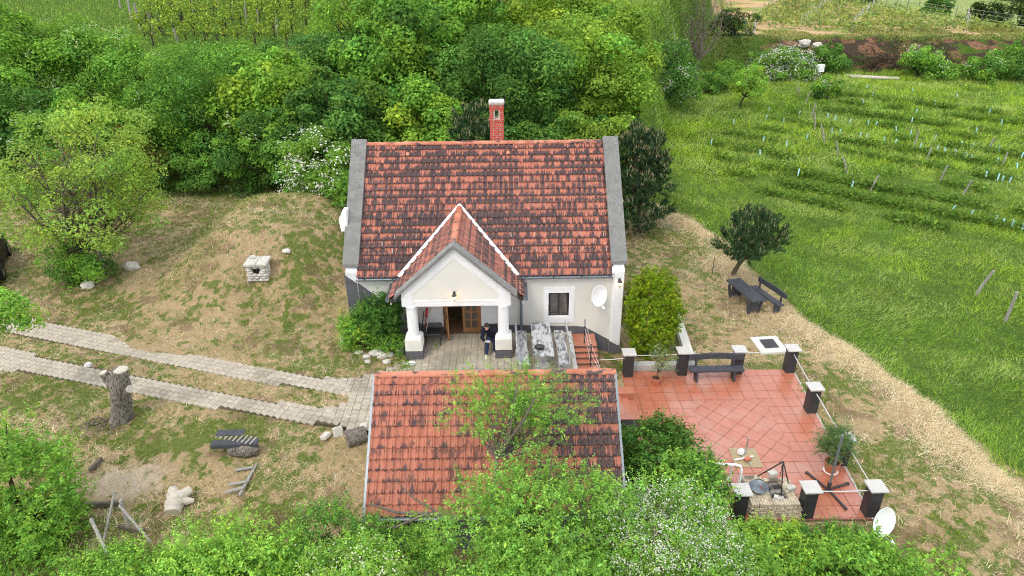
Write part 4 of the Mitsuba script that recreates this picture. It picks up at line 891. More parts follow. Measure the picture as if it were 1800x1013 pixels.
# rough stone vent on the cellar mound
vx, vy = -8.88, 2.60; vz = ground_at(vx, vy)-.12
vt = thing('stone_vent', 'small chimney like stone vent with a slab top on the grassy mound', 'vent')
add('core', cat(boxz(vx-.30, vx-.12, vy-.26, vy+.26, vz, vz+.60), boxz(vx+.12, vx+.30, vy-.26, vy+.26, vz, vz+.60), boxz(vx-.119, vx+.119, vy-.26, vy+.26, vz, vz+.30), boxz(vx-.119, vx+.119, vy, vy+.26, vz+.3, vz+.6)), 'm_soot', vt)
r_ = np.random.default_rng(8)
for k in range(6):
    z = vz+.06+k*.108
    for fx in ((-.25, -.02, .22) if k % 2 else (-.29, -.10, .12, .30)):
        if .30 < z-vz < .55 and abs(fx) < .13: continue
        add('stone', mv(blob(.115, (0, 0, 0), 100+k*7+int(fx*50), .16, 1, (1.1, .7, .52)), (vx+fx, vy-.27, z)), 'm_stone', vt, smooth=20)
    for fy in (-.15, .1):
        for sx in (-1, 1): add('stone', mv(blob(.12, (0, 0, 0), 150+k*7+int(fy*50), .16, 1, (.7, 1.2, .5)), (vx+sx*.32, vy+fy, z)), 'm_stone', vt, smooth=20)
for x0, x1 in ((-.44, .02), (.03, .44)): add('top_slab', mv(box(x1-x0, .78, .13, ((x0+x1)/2, 0, 0), .03), (vx, vy, vz+.72+.01*(x0 > 0)), rz=2), 'm_stone', vt)
add('top_stone', blob(.10, (vx-.22, vy+.2, vz+.83), 77, .25, 2, (1.2, .8, .6)), 'm_rock', vt, smooth=20)
# broken pallet with a black crate, and a small ladder
px_, py_ = -7.05, -5.95; pz_ = ground_at(px_, py_)
pl = thing('slatted_bench', 'dark slatted bench wreck lying on a log in the dry grass', 'bench')
add('board', mv(box(1.32, .20, .04, (0, -.20, 0), .008), (px_, py_, pz_+.42), rz=2), 'm_darkwood', pl)
add('board', mv(box(.78, .26, .035, (-.22, .16, .06), .008), (px_, py_, pz_+.42), rz=2), 'm_darkwood', pl)
for k in range(9): add('slat', mv(box(.055, .34, .025, (-.56+.14*k, -.03, .035), .004), (px_, py_, pz_+.42), rz=-18+2), 'm_stake', pl)
add('side_board', mv(box(1.30, .03, .12, (0, -.32, -.05), .005), (px_, py_, pz_+.42), rz=2), 'm_darkwood', pl)
lab(add('log', rough_tube([(px_-.15, py_-.2, pz_+.16), (px_+.35, py_-.28, pz_+.2), (px_+.62, py_-.15, pz_+.16)], [.19, .2, .17], 18, 11), 'm_oldbark', smooth=40), 'rough log lying under the slatted bench wreck', 'log')
ld = thing('wooden_frame', 'small ladder like wooden frame lying in the dry grass below the bench wreck', 'frame')
lz = ground_at(-6.45, -7.1)+.06
add('side_rail', mv(box(.075, 1.25, .06, (0, 0, 0), .008), (-6.42, -7.15, lz), rz=-3), 'm_stake', ld)
for k, (y, a) in enumerate(((-6.72, 14), (-7.30, 14), (-7.52, 22))): add('rung', mv(box(.46, .09, .04, (-.23, 0, 0), .006), (-6.42, y, lz+.05), rz=a), 'm_stake', ld)
def log_(name, pts, r, label, cat_, mat_='m_oldbark', seed=0): return lab(add(name, rough_tube(pts, r, 16, seed), mat_, smooth=40), label, cat_)
lx, ly = -3.72, -5.72; lz = ground_at(lx, ly)
log_('log', [(lx-.22, ly-.12, lz+.2), (lx+.28, ly+.12, lz+.2)], [.26, .24], 'short thick dark log beside the left edge of the shed roof', 'log', seed=20)
for k, (x, y, t) in enumerate(((-4.28, -5.45, 'pale slab of stone leaning against the short log'), (-4.62, -5.60, 'pale flat stone left of the short log'), (-3.55, -5.25, 'small pale stone behind the short log'))):
    lab(add('garden_stone', mv(box(.30, .07 if k == 0 else .22, .34 if k == 0 else .14, b=.03), (x, y, ground_at(x, y)+.12), rz=25+40*k, rx=-18), 'm_rock'), t, 'stone')
dx, dy = -8.05, -7.98; dz = ground_at(dx, dy)
dw = cat(rough_tube([(dx+.02, dy-.32, dz+.1), (dx, dy, dz+.22), (dx-.22, dy+.35, dz+.28)], [.20, .22, .12], 14, 31, .2), rough_tube([(dx, dy, dz+.2), (dx+.3, dy+.32, dz+.3)], [.2, .1], 12, 32, .2), rough_tube([(dx, dy, dz+.2), (dx+.45, dy+.05, dz+.15)], [.16, .06], 12, 33, .2))
lab(add('driftwood', dw, 'm_cutwood', smooth=40), 'bleached forked root stump lying in the dry grass', 'stump')
for k, (x, y, L_, a, t) in enumerate(((-10.05, -7.95, .95, 4, 'weathered plank edging the bare patch, left one'), (-8.9, -8.75, .75, -14, 'rotten plank edging the bare patch, nearer the forked root'), (-10.9, -6.55, .5, 80, 'short upright board stub at the back of the bare patch'))):
    lab(add('old_plank', mv(box(L_, .10, .16, b=.015), (x, y, ground_at(x, y)+.08), rz=a), 'm_bark'), t, 'plank')
for k, (a, b, r, t) in enumerate((((-9.45, -9.2, -.5), (-9.1, -8.6, .75), .036, 'upright grey post of the fallen fence at lower left'), ((-9.55, -9.1, .35), (-8.45, -10.3, -.4), .044, 'thick grey pole leaning across the lower left corner'), ((-9.0, -8.75, .45), (-8.1, -9.35, -.2), .034, 'grey pole with a pale cut end lying in the bushes'), ((-9.0, -8.7, -.5), (-8.98, -8.68, .55), .05, 'short stub post behind the grey pole'))):
    lab(add('fence_pole', tube([a, b], [r, r*.9], 9), 'm_stake'), t, 'pole')
for k, (x, y, r, t) in enumerate(((-16.6, 3.95, .24, 'white stone in the grass in front of the big shrub'), (-15.5, 5.5, .30, 'grey boulder right of the big shrub trunk'), (-8.05, 3.6, .14, 'small pale stone right of the stone vent'), (-13.6, -1.75, .13, 'flat pale stone in the grass strip between the driveway tracks'))):
    lab(add('boulder', blob(r, (x, y, ground_at(x, y)+r*.3), 60+k, .3, 2, (1.1, .9, .75)), 'm_rock', smooth=25), t, 'stone')
# car at the left edge: its right rear corner is in view
car = thing('parked_car', 'black car at the left edge of the yard, only its rear corner in view', 'car')
CM = np.array(TW((-21.85, 5.45, 0.24), rz=-62).matrix)      # +x is the car's rear
def cp(name, m, mt, par=None, **k): return add(name, m.apply_transform(CM), mt, par or car, **k)
prof = Polygon([(2.05, .35), (2.1, .62), (2.02, .95), (1.75, 1.05), (1.30, 1.45), (-.2, 1.50), (-.95, 1.05), (-2.0, .90), (-2.15, .60), (-2.1, .30)])
bm = prism_xz(prof.buffer(-.06).buffer(.06), -.86, .86).subdivide_to_size(.5); v = np.asarray(bm.vertices); k_ = 1-.16*ss(1.0, 1.5, v[:, 2])-.10*ss(1.7, 2.15, np.abs(v[:, 0]))*np.abs(v[:, 1])/.86; v[:, 1] *= k_
bm.vertices = v; cp('body', bm, 'm_carpaint', smooth=35)
cp('rear_window', mv(boxz(-.02, .02, -.62, .62, -.24, .24, .01), (1.56, 0, 1.26), ry=-42), 'm_carpaint')
for s in (-1, 1):
    cp('side_window', boxz(-.75, 1.15, s*.80-.02, s*.80+.02, 1.06, 1.38, .01), 'm_carpaint')
    cp('rear_lamp', boxz(1.98, 2.10, s*.66-.12, s*.66+.12, .72, .90, .02), 'm_redlamp')
    for x in (-1.35, 1.35): 
        w = cp('wheel', mv(lathe([(.18, -.10), (.30, -.11), (.33, -.06), (.33, .06), (.30, .11), (.18, .10)], 26), (x, s*.80, .33), rx=90), 'm_rubber', smooth=40)
        cp('rim', mv(lathe([(0, .05), (.17, .09), (.19, .06), (.19, -.06), (.17, -.09), (0, -.05)], 20), (x, s*.80, .33), rx=90), 'm_steel', w)
cp('bumper', boxz(2.03, 2.16, -.80, .80, .33, .58, .04), 'm_rubber'); cp('number_plate', boxz(2.165, 2.18, -.26, .26, .42, .53, .003), 'm_wplastic')
# ================================================================ VEGETATION
def leaf_mesh(pos, nor, ln, wd, col, r, tang=None, fold=0.25, tri=False):
    n = len(pos); nor = nrm(nor)
    t = r.normal(size=(n, 3)) if tang is None else tang+0.0
    t = nrm(t-nor*(t*nor).sum(1, keepdims=True)); b = np.cross(nor, t)
    ln = np.broadcast_to(ln, (n,))[:, None]; wd = np.broadcast_to(wd, (n,))[:, None]
    if tri:
        V = np.stack([pos-b*wd*.5, pos+b*wd*.5, pos+t*ln], 1).reshape(-1, 3)
        f = np.arange(3*n).reshape(-1, 3); k = 3
    else:
        V = np.stack([pos-t*ln*.5, pos+b*wd*.5-t*ln*.05+nor*wd*fold, pos+t*ln*.5, pos-b*wd*.5-t*ln*.05+nor*wd*fold], 1).reshape(-1, 3)
        i = np.arange(n)[:, None]*4; f = np.concatenate([i+[0, 1, 2], i+[0, 2, 3]], 1).reshape(-1, 3); k = 4
    return V, f, np.repeat(np.clip(col, 0.004, 0.95), k, 0)
def merge(L):
    V, F, C, o = [], [], [], 0
    for v, f, c in L: V.append(v); F.append(f+o); C.append(c); o += len(v)
    return np.vstack(V), np.vstack(F), np.vstack(C)
def addleaf(name, vfc, parent=None, bsdf='leaf'):
    v, f, c = vfc
    return add(name, trimesh.Trimesh(v, f, process=False), bsdf, parent, color=c)
LK = 1.25
def tint(base, n, r, a=0.16, yel=0.12):
    base = np.asarray(base, float); k = np.exp(r.normal(0, a, (n, 1))); y = r.normal(0, yel, (n, 1))
    return base*k*np.concatenate([1+y, 1+y*.35, 1-y*.4], 1)
def clumps(c, rad, M, r, low=-0.55, lob=6.5):
    """Leaf clumps gathered into lobes: rounded limbs of the crown with gaps between them. Returns centres, outward directions, radii."""
    c, rad = np.asarray(c, float), np.asarray(rad, float); R = rad.mean()
    nl = max(5, int(M/lob)); d = nrm(r.normal(size=(nl*4, 3))); d = d[d[:, 2] > low]
    keep = [0]
    for i in range(1, len(d)):
        if len(keep) < nl and (d[keep] @ d[i]).max() < math.cos(1.25/math.sqrt(nl)*1.25): keep.append(i)
    d = d[keep]; nl = len(d)
    lr = R*(1.02/math.sqrt(nl)+.10)*np.exp(r.normal(0, .22, nl))
    k = .80+.55*(meshkit.noise(d*1.9+c[:1]*3.1)-.5)
    lc = c+d*(k*(1-.55*lr/R))[:, None]*rad
    i = r.integers(0, nl, M); e = nrm(r.normal(size=(M, 3))+d[i]*.95+np.array([0, 0, .35]))
    p = lc[i]+e*(lr[i]*r.uniform(.62, 1.08, M))[:, None]*np.array([1, 1, .92])
    q_ = r.random(M) < .22; p[q_] = c+nrm(r.normal(size=(q_.sum(), 3)))*r.uniform(.3, .8, (q_.sum(), 1))*rad*.9
    return p, nrm(e+d[i]*.35), lr[i]*.46*np.exp(r.normal(0, .22, M))
def crown(c, rad, N, leaf, base, seed, M=60, cr=0.30, low=-0.55, alt=None, altp=0.3, up=0.55, flat=0.75, asp=0.5, hang=0.0, lob=3.6):
    r = np.random.default_rng(seed); M = int(M*1.5); cc, cd, sz = clumps(c, rad, M, r, low, lob); sz = sz*cr/.27*(1+.5*(lob < 4))
    w = sz**2; w /= w.sum(); k = r.choice(M, N, p=w)
    d = nrm(r.normal(size=(N, 3))+cd[k]*0.55+np.array([0, 0, up*.7]))
    p = cc[k]+d*(sz[k]*r.uniform(.35, 1.0, N)**.5*np.exp(r.normal(0, .12, N)))[:, None]*np.array([1, 1, flat])
    p[:, 2] -= hang*r.random(N)*sz[k]
    nn = d*.9+np.array([0, 0, up])+r.normal(0, .42, (N, 3))
    ct = tint(base, M, r, .14, .10)
    if alt is not None: ct = np.where((r.random(M) < altp)[:, None], tint(alt, M, r, .12, .08), ct)
    col = ct[k]*tint((1, 1, 1), N, r, .20, .10)
    L = leaf*np.exp(r.normal(0, .22, N))
    return leaf_mesh(p, nn, L, L*asp, col, r), cc, sz
def sprays(c, rad, N, leaf, base, seed, alt=None, altp=0.3, low=-0.9, asp=0.46, core=0.30, holes=.36, per=11, tl=1.0, **_):
    """A fine crown: leafy twig tips over an uneven surface and through the outer part of the crown, with gaps where the noise is low."""
    r = np.random.default_rng(seed); c, rad = np.asarray(c, float), np.asarray(rad, float)
    m = int(N/per*1.9); d = nrm(r.normal(size=(m*2, 3))); d = d[d[:, 2] > low][:m]
    u = 1-core*r.random(len(d))**1.5*1.6
    k = .82+.52*(meshkit.noise(d*2.1+c*2.3)-.5)+.30*(meshkit.noise(d*5.2+c*1.3)-.5)
    o = c+d*(u*k)[:, None]*rad
    keep = meshkit.noise(o*(2.2/np.mean(rad)**.5)+seed) > holes; o, d = o[keep][:N//per], d[keep][:N//per]; m = len(o)
    ax = nrm(d*.8+np.array([0, 0, .45])+r.normal(0, .5, (m, 3))); L = leaf*r.uniform(2.4, 4.6, m)*tl
    i = np.repeat(np.arange(m), per); n = len(i); t = np.tile(np.linspace(0, 1, per), m)
    side = nrm(np.cross(ax[i], r.normal(size=(n, 3))))
    ll = leaf*np.exp(r.normal(0, .25, n))*(1-.35*t)
    p = o[i]+ax[i]*(L[i]*t)[:, None]+side*(ll*.5)[:, None]
    nn = np.array([0, 0, .9])+d[i]*.55+r.normal(0, .45, (n, 3))
    ct = tint(base, m, r, .17, .10)
    if alt is not None: ct = np.where((r.random(m) < altp)[:, None], tint(alt, m, r, .15, .08), ct)
    yg = np.where(t > .75, 1.18, 1.0)[:, None]      # the youngest leaves at the twig ends are paler
    return leaf_mesh(p, nn, ll, ll*asp, ct[i]*tint((1, 1, 1), n, r, .20, .10)*yg, r, tang=side+ax[i]*.6), o, np.full(m, leaf*2.4)
def limbs(base, c, cc, r0, seed, n=10, split=0.45, twig=0, wob=.12):
    r = np.random.default_rng(seed); base = np.asarray(base, float); c = np.asarray(c, float); H = c-base
    fork = base+H*split+r.normal(0, .05, 3)*np.linalg.norm(H)*.5
    ms = [tube([base-[0, 0, .15], base+H*.15*split+r.normal(0, .03, 3), base+H*.6*split+r.normal(0, .04, 3), fork], [r0*1.25, r0, r0*.85, r0*.72], 8)]
    for e in cc[r.choice(len(cc), min(n, len(cc)), replace=False)]:
        L = np.linalg.norm(e-fork); mid = fork*.5+e*.5+r.normal(0, wob, 3)*L*.5+[0, 0, -.06*L]
        q1, q3 = fork*.75+mid*.25+[0, 0, 0], e*.6+mid*.4+r.normal(0, wob*.4, 3)*L*.3
        ms.append(tube([fork, (fork+mid)/2+r.normal(0, .02, 3)*L, mid, q3, e], np.array([.55, .45, .34, .2, .08])*r0, 6))
        for _ in range(twig):
            a = mid*(1-(s := r.uniform(.1, .9)))+e*s; b = a+nrm(r.normal(size=3)+[0, 0, .5]+nrm(e-fork)*.9)*L*r.uniform(.18, .42)
            ms.append(tube([a, (a+b)/2+r.normal(0, .03, 3)*L, b], np.array([.16, .11, .04])*r0, 4, cap=False))
    return cat(ms)
def tree(name, label, cat_, c, rad, N, leaf, base, seed, r0=.14, foot=None, group=None, bl=None, bark='m_barkdark', nl=10, twig=0, split=.45, gen=None, **k):
    t = thing(name, label, cat_, group)
    lv, cc, sz = (gen or (sprays if name == 'garden_shrub' else crown))(c, rad, N, leaf, base, seed, **k)
    addleaf('crown', lv, t)
    f = foot if foot is not None else (c[0], c[1]); f = (f[0], f[1], float(gz(f[0], f[1])))
    add('trunk', limbs(f, c, cc, r0, seed+1, nl, split, twig), bark, t, smooth=40)
    if bl: # blossom sprays: (number, size, colour, share of clumps)
        n, s, colr, share = bl; r = np.random.default_rng(seed+7); on = np.nonzero(r.random(len(cc)) < share)[0]
        kk = on[r.integers(0, len(on), n)]; d = nrm(r.normal(size=(n, 3))+nrm(cc[kk]-np.asarray(c))*.8+[0, -.1, .7])
        d = nrm(d+.35*nrm(meshkit.noise((d*3)[:, None]+np.arange(3)[None, :, None]*9)-.5).reshape(n, 3)) if False else d
        p = cc[kk]+d*(sz[kk]*r.uniform(.88, 1.10, n))[:, None]*np.array([1, 1, .8])
        # gather into umbels
        h = r.choice(n, max(n//7, 1)); q_ = h[r.integers(0, len(h), n)]; p = p[q_]+r.normal(0, s*1.9, (n, 3)); d = d[q_]
        addleaf('blossom', leaf_mesh(p, d+r.normal(0, .35, (n, 3))+[0, 0, .4], s*np.exp(r.normal(0, .2, n)), s, tint(colr, n, r, .06, .03), r, fold=.05), t)
    return t, cc, sz
BR_ = dict(  # leaf colours
    maple=(.095, .175, .026), dark=(.048, .100, .022), ash=(.060, .125, .027), yel=(.155, .225, .028), walnut=(.120, .180, .027), rob=(.085, .165, .026), shrub=(.10, .18, .03), bright=(.14, .24, .04), deep=(.045, .10, .020), plum=(.105, .19, .035))
K = {k: tuple(2.4*x for x in v) for k, v in BR_.items()}
# ---- wood behind the house
tree('hawthorn', 'broad hawthorn with creamy blossom at the far left below the vineyard', 'tree', (-26.4, 24.3, 5.6), (4.8, 3.4, 2.5), 19000, .20, K['shrub'], 101, alt=K['maple'], M=90, cr=.26, bl=(3200, .10, (.58, .64, .38), .6))
tree('leafy_tree', 'mid green tree at the upper left corner of the picture', 'tree', (-28.7, 21.7, 6.6), (2.8, 2.6, 3.2), 14000, .20, K['maple'], 102, alt=K['rob'], M=55)
tree('leafy_tree', 'dark green tree at the left edge behind the big half bare shrub', 'tree', (-25.1, 14.9, 3.6), (2.6, 2.2, 3.0), 13000, .18, K['ash'], 103, alt=K['deep'], M=55, bl=(300, .10, (.65, .68, .55), .3))
tree('locust_tree', 'feathery green tree just below the end posts of the left vineyard', 'tree', (-20.2, 20.3, 4.7), (3.3, 2.7, 2.7), 16000, .19, K['rob'], 104, alt=K['maple'], M=65, bl=(160, .10, (.6, .64, .45), .35))
tree('locust_tree', 'large feathery green tree in the middle of the left thicket', 'tree', (-16.4, 17.4, 4.2), (3.7, 2.9, 3.3), 20000, .18, K['rob'], 105, alt=K['ash'], M=80, asp=.38)
tree('vine_covered_tree', 'tree hung with yellow green climbing leaves left of the house gable', 'tree', (-12.2, 17.0, 4.6), (3.0, 2.7, 3.2), 16000, .19, K['maple'], 106, alt=K['yel'], altp=.35, M=65, hang=.5, asp=.75, bl=(140, .10, (.6, .64, .45), .25))
tree('thicket_shrub', 'dark shrub at the edge of the dry lawn below the feathery trees', 'shrub', (-15.8, 14.6, 2.0), (2.6, 1.6, 1.6), 9000, .16, K['ash'], 107, alt=K['rob'], M=45, r0=.07, low=-.8)
tree('thicket_shrub', 'dark shrub with a few white flowers left of the elder bush', 'shrub', (-12.0, 14.2, 2.5), (2.7, 1.7, 2.2), 11000, .16, K['dark'], 108, alt=K['rob'], altp=.25, M=50, r0=.07, low=-.8, bl=(200, .09, (.75, .77, .70), .3))
tree('thicket_shrub', 'rusty tipped thin shrub between the big left shrub and the thicket', 'shrub', (-18.6, 13.6, 2.3), (1.6, 1.2, 1.7), 4200, .14, (.13, .12, .035), 109, alt=(.19, .085, .03), M=34, r0=.06, twig=6, nl=16)
tree('leafy_tree', 'small dark tree right of the left vineyard above the climber hung tree', 'tree', (-11.0, 22.1, 5.3), (2.7, 2.5, 2.5), 14000, .19, K['ash'], 110, alt=K['dark'], M=55, bl=(160, .10, (.66, .69, .5), .3))
tree('maple_tree', 'dark bluish green maple behind the left end of the roof', 'tree', (-7.4, 12.9, 4.4), (2.6, 2.3, 2.9), 17000, .18, K['dark'], 111, alt=K['ash'], altp=.45, M=60, asp=.8)
tree('maple_tree', 'big bright maple rising behind the left half of the roof', 'tree', (-5.2, 18.0, 5.9), (4.0, 3.5, 3.8), 28000, .19, K['maple'], 112, alt=K['dark'], altp=.28, M=100, asp=.85)
tree('maple_tree', 'tall bright maple at the top of the picture above the chimney', 'tree', (-2.0, 24.2, 7.0), (3.9, 3.2, 3.3), 22000, .20, K['maple'], 113, alt=K['bright'], altp=.12, M=85, asp=.85)
tree('ash_tree', 'dark full crowned tree directly behind the chimney', 'tree', (.9, 15.2, 5.2), (3.5, 3.0, 3.5), 24000, .17, K['ash'], 114, alt=K['dark'], altp=.45, M=90, asp=.55)
tree('walnut_tree', 'yellowish green walnut behind the right end of the roof', 'tree', (5.4, 17.4, 5.1), (3.0, 2.8, 4.3), 22000, .19, K['walnut'], 115, alt=K['maple'], altp=.2, M=85, asp=.6, bark='m_bark')
tree('walnut_tree', 'yellowish green tree at the top middle behind the walnut', 'tree', (3.6, 26.1, 7.0), (4.4, 3.2, 3.0), 20000, .20, K['walnut'], 116, alt=K['yel'], altp=.15, M=85, asp=.6)
tree('maple_tree', 'low yellow green crown just above the ridge left of the chimney', 'tree', (-3.1, 12.6, 4.2), (2.6, 2.0, 2.1), 13000, .16, K['maple'], 117, alt=K['yel'], altp=.25, M=50, asp=.9, hang=.4)
tree('walnut_tree', 'narrow yellow green tree at the right end of the wood', 'tree', (8.0, 22.5, 5.6), (1.8, 1.9, 4.4), 12000, .19, K['walnut'], 118, alt=K['rob'], M=50, asp=.6)
# further crowns closing the wood
for k, (c, rad, n, col, alt, t) in enumerate((
    ((-27.5, 17.3, 4.6), (2.5, 2.0, 2.2), 10000, 'rob', 'maple', 'fresh green crown behind the upper left part of the big half bare shrub'),
    ((-21.8, 15.2, 3.6), (2.4, 1.9, 2.0), 10000, 'maple', 'rob', 'mid green crown behind the right side of the big half bare shrub'),
    ((-19.0, 14.6, 2.9), (1.9, 1.5, 1.8), 7000, 'rob', 'shrub', 'low fresh green crown above the dry lawn edge at the left'),
    ((-15.6, 22.0, 4.9), (2.9, 2.2, 2.0), 11000, 'rob', 'shrub', 'green crown below the pale posts of the upper vineyard'),
    ((-9.6, 12.9, 3.6), (1.9, 1.6, 2.3), 8500, 'ash', 'maple', 'dark green crown between the elder bush and the bluish maple'),
    ((-8.3, 26.8, 7.9), (3.1, 2.4, 2.9), 11000, 'maple', 'shrub', 'bright crown at the top edge left of the tall maple'),
    ((-5.8, 31.2, 10.0), (3.8, 2.8, 3.2), 12000, 'maple', 'walnut', 'bright crown at the top edge left of the chimney line'),
    ((4.7, 12.6, 3.2), (2.0, 1.6, 2.4), 9000, 'walnut', 'ash', 'yellow green crown low behind the right part of the ridge'),
    ((1.8, 11.3, 2.9), (2.0, 1.5, 1.9), 8500, 'ash', 'dark', 'dark crown low behind the ridge right of the chimney'),
    ((0.5, 31.2, 10.6), (3.8, 2.8, 3.0), 12000, 'maple', 'bright', 'bright crown at the top edge above the chimney'),
    ((6.2, 30.0, 9.8), (3.0, 2.4, 3.0), 10000, 'walnut', 'maple', 'yellow green crown at the top edge right of the chimney'),
    ((7.2, 18.4, 4.4), (1.6, 1.5, 3.0), 8500, 'walnut', 'yel', 'yellow green crown at the right edge of the wood behind the pine'))):
    tree('leafy_tree', t, 'tree', c, rad, n, .18, K[col], 500+k*3, alt=K[alt], M=46, asp=.6)
# ---- big half bare shrub in the west yard
t, cc, sz = tree('spreading_shrub', 'big spreading half bare shrub with pale green leaves in front of the parked car', 'shrub', (-16.1, 4.9, 4.2), (3.6, 2.7, 3.9), 24000, .135, (.36, .52, .10), 120, alt=(.27, .43, .07), M=120, cr=.25, low=-.75, r0=.17, foot=(-17.6, 4.5), bark='m_bark', nl=24, twig=4, split=.28, asp=.42)
ccb = np.array([(-15.6, 4.2, 4.2), (-16.4, 4.0, 5.0), (-15.2, 4.3, 5.4), (-16.9, 4.4, 4.4), (-14.9, 4.4, 4.6), (-16.0, 4.2, 5.9), (-15.5, 4.1, 3.4), (-14.2, 4.6, 3.9), (-17.3, 4.3, 5.5), (-16.2, 4.1, 3.0)])
add('branch', limbs((-16.3, 4.5, float(gz(-16.3, 4.5))), (-15.7, 4.5, 3.6), ccb, .13, 121, 10, .5, 16), 'm_bark', t, smooth=40)
rr = np.random.default_rng(5); pb_ = ccb[rr.integers(0, len(ccb), 420)]+rr.normal(0, .5, (420, 3))
addleaf('rusty_leaves', leaf_mesh(pb_, rr.normal(size=(420, 3)), .10, .04, tint((.30, .12, .04), 420, rr), rr), t)
tree('thicket_shrub', 'dense low shrub round the foot of the big half bare shrub', 'shrub', (-17.0, 4.4, .95), (1.5, .9, 1.1), 6500, .12, K['rob'], 122, alt=K['deep'], M=40, r0=.05, low=-.9, asp=.4)
# ---- shrubs by the house
tree('elder_bush', 'elder bush covered in flat white blossom left of the house', 'shrub', (-8.0, 9.9, 3.1), (1.75, 1.5, 1.95), 14000, .13, K['shrub'], 130, alt=K['rob'], M=60, r0=.07, low=-.85, bl=(2300, .10, (.82, .83, .74), .6))
tree('garden_shrub', 'low green shrub at the foot of the elder bush against the gable', 'shrub', (-6.4, 8.4, 2.5), (1.1, 1.1, 1.0), 5000, .12, K['rob'], 131, M=34, r0=.05, low=-.9)
tree('garden_shrub', 'glossy deep green shrub against the house wall left of the porch', 'shrub', (-3.75, -.55, 1.05), (.85, .65, 1.15), 8000, .105, K['deep'], 132, alt=(.06, .13, .025), M=40, r0=.05, low=-.9, asp=.5, bark='m_twig')
tree('garden_shrub', 'smaller yellow tinged shrub at the left end of the house wall', 'shrub', (-4.45, -.85, .65), (.68, .6, .95), 5500, .095, K['rob'], 133, alt=K['yel'], altp=.2, M=34, r0=.04, low=-.9, asp=.5, bark='m_twig')
tree('garden_shrub', 'straggly low shrub along the stones before the wall shrubs', 'shrub', (-3.35, -1.0, .28), (.75, .5, .38), 2200, .085, K['rob'], 134, M=22, r0=.025, low=-.5, bark='m_twig')
# thuja
th = thing('conifer', 'dense bright yellow green conifer at the right corner of the house', 'conifer')
tc = (5.98, 0.02)
lv, cc, sz = sprays((6.02, .02, .80), (1.22, 1.15, 2.12), 38000, .085, (.185, .295, .020), 140, alt=(.31, .39, .03), altp=.35, low=-.97, core=.22, holes=.16, asp=.5, tl=.42)
addleaf('foliage', lv, th)
add('trunk', tube([(tc[0], tc[1], -1.0), (tc[0], tc[1], 2.4)], [.09, .02], 8), 'm_bark', th)
# pines
def pine(label, c, rad, nshoot, seed, foot, candle=1.0, nl=12, low=-.6, r0=.10, needles=46, taper=0.0, spread=0.2):
    t = thing('pine_tree', label, 'pine tree'); r = np.random.default_rng(seed)
    cc, cd, _ = clumps(c, rad, nshoot, r, low, nshoot/42); m = len(cc)
    q = (cc[:, 2]-c[2])/rad[2]; tp_ = 1-taper*np.clip((q+.45)/1.45, 0, 1); cc[:, :2] = np.asarray(c)[:2]+(cc[:, :2]-np.asarray(c)[:2])*tp_[:, None]
    k = np.repeat(np.arange(m), needles); n = len(k); ax = nrm(cd*.75+np.array([0, 0, .55])+r.normal(0, .2, (m, 3)))
    s = r.uniform(-.20, spread*.8, n); p = cc[k]+ax[k]*s[:, None]
    tg = nrm(r.normal(size=(n, 3))+ax[k]*.8); col = tint((.062, .120, .050), m, r, .18, .1)[k]*tint((1, 1, 1), n, r, .22, .08)
    addleaf('crown', leaf_mesh(p, r.normal(size=(n, 3)), r.uniform(.12, .21, n), .034, col, r, tang=tg, tri=True), t)
    # young upright candles, two or three on each lit shoot
    on = np.nonzero((cd[:, 2] > -.15) & (r.random(m) < .62*candle))[0]; cs = []
    q_ = np.repeat(on, 3); n2 = len(q_); p = cc[q_]+ax[q_]*.12+r.normal(0, .05, (n2, 3)); L = r.uniform(.10, .24, n2)
    V, F, C = [], [], []
    up = nrm(np.array([0, 0, 1.0])+r.normal(0, .13, (n2, 3))); A = nrm(np.cross(up, r.normal(size=(n2, 3)))); B = np.cross(up, A)
    w = .017
    ring = [p+A*w*math.cos(a)+B*w*math.sin(a) for a in (0, 2.09, 4.19)]; tip = p+up*L[:, None]
    V = np.stack(ring+[tip], 1).reshape(-1, 3); i = np.arange(n2)[:, None]*4
    F = np.concatenate([i+[0, 1, 3], i+[1, 2, 3], i+[2, 0, 3]], 1).reshape(-1, 3)
    addleaf('candle_shoots', (V, F, np.repeat(tint((.40, .35, .19), n2, r, .12, .05), 4, 0)), t, 'grass'); labels[t+'__candle_shoots'] = {'kind': 'stuff'}
    f = (foot[0], foot[1], float(gz(*foot))); add('trunk', limbs(f, c, cc, r0, seed+3, nl, .5, 0, .05), 'm_bark', t, smooth=40)
    return t
pine('dark pine full of pale candles beside the right gable', (7.15, 11.0, 2.35), (2.35, 2.1, 3.35), 1250, 150, (7.6, 11.3), low=-.95, r0=.14, taper=.58)
pine('pine with long upright candles behind the ridge left of the chimney', (-.5, 8.9, 4.4), (1.3, 1.2, 2.4), 380, 151, (-.5, 9.0), low=-.5)
pine('small leaning pine on the lawn behind the picnic table', (11.15, 4.9, 1.60), (1.45, 1.15, 1.35), 340, 152, (10.95, 6.3), candle=.9, spread=.34, low=-.95, r0=.11)
# branch tips entering at the left edge
tree('leafy_tree', 'bright green branch reaching in at the left edge beside the driveway', 'tree', (-14.0, -4.3, 3.3), (.95, .7, .85), 3600, .12, K['bright'], 160, alt=K['shrub'], M=30, cr=.34, foot=(-16.5, -5.2), r0=.10, nl=8)
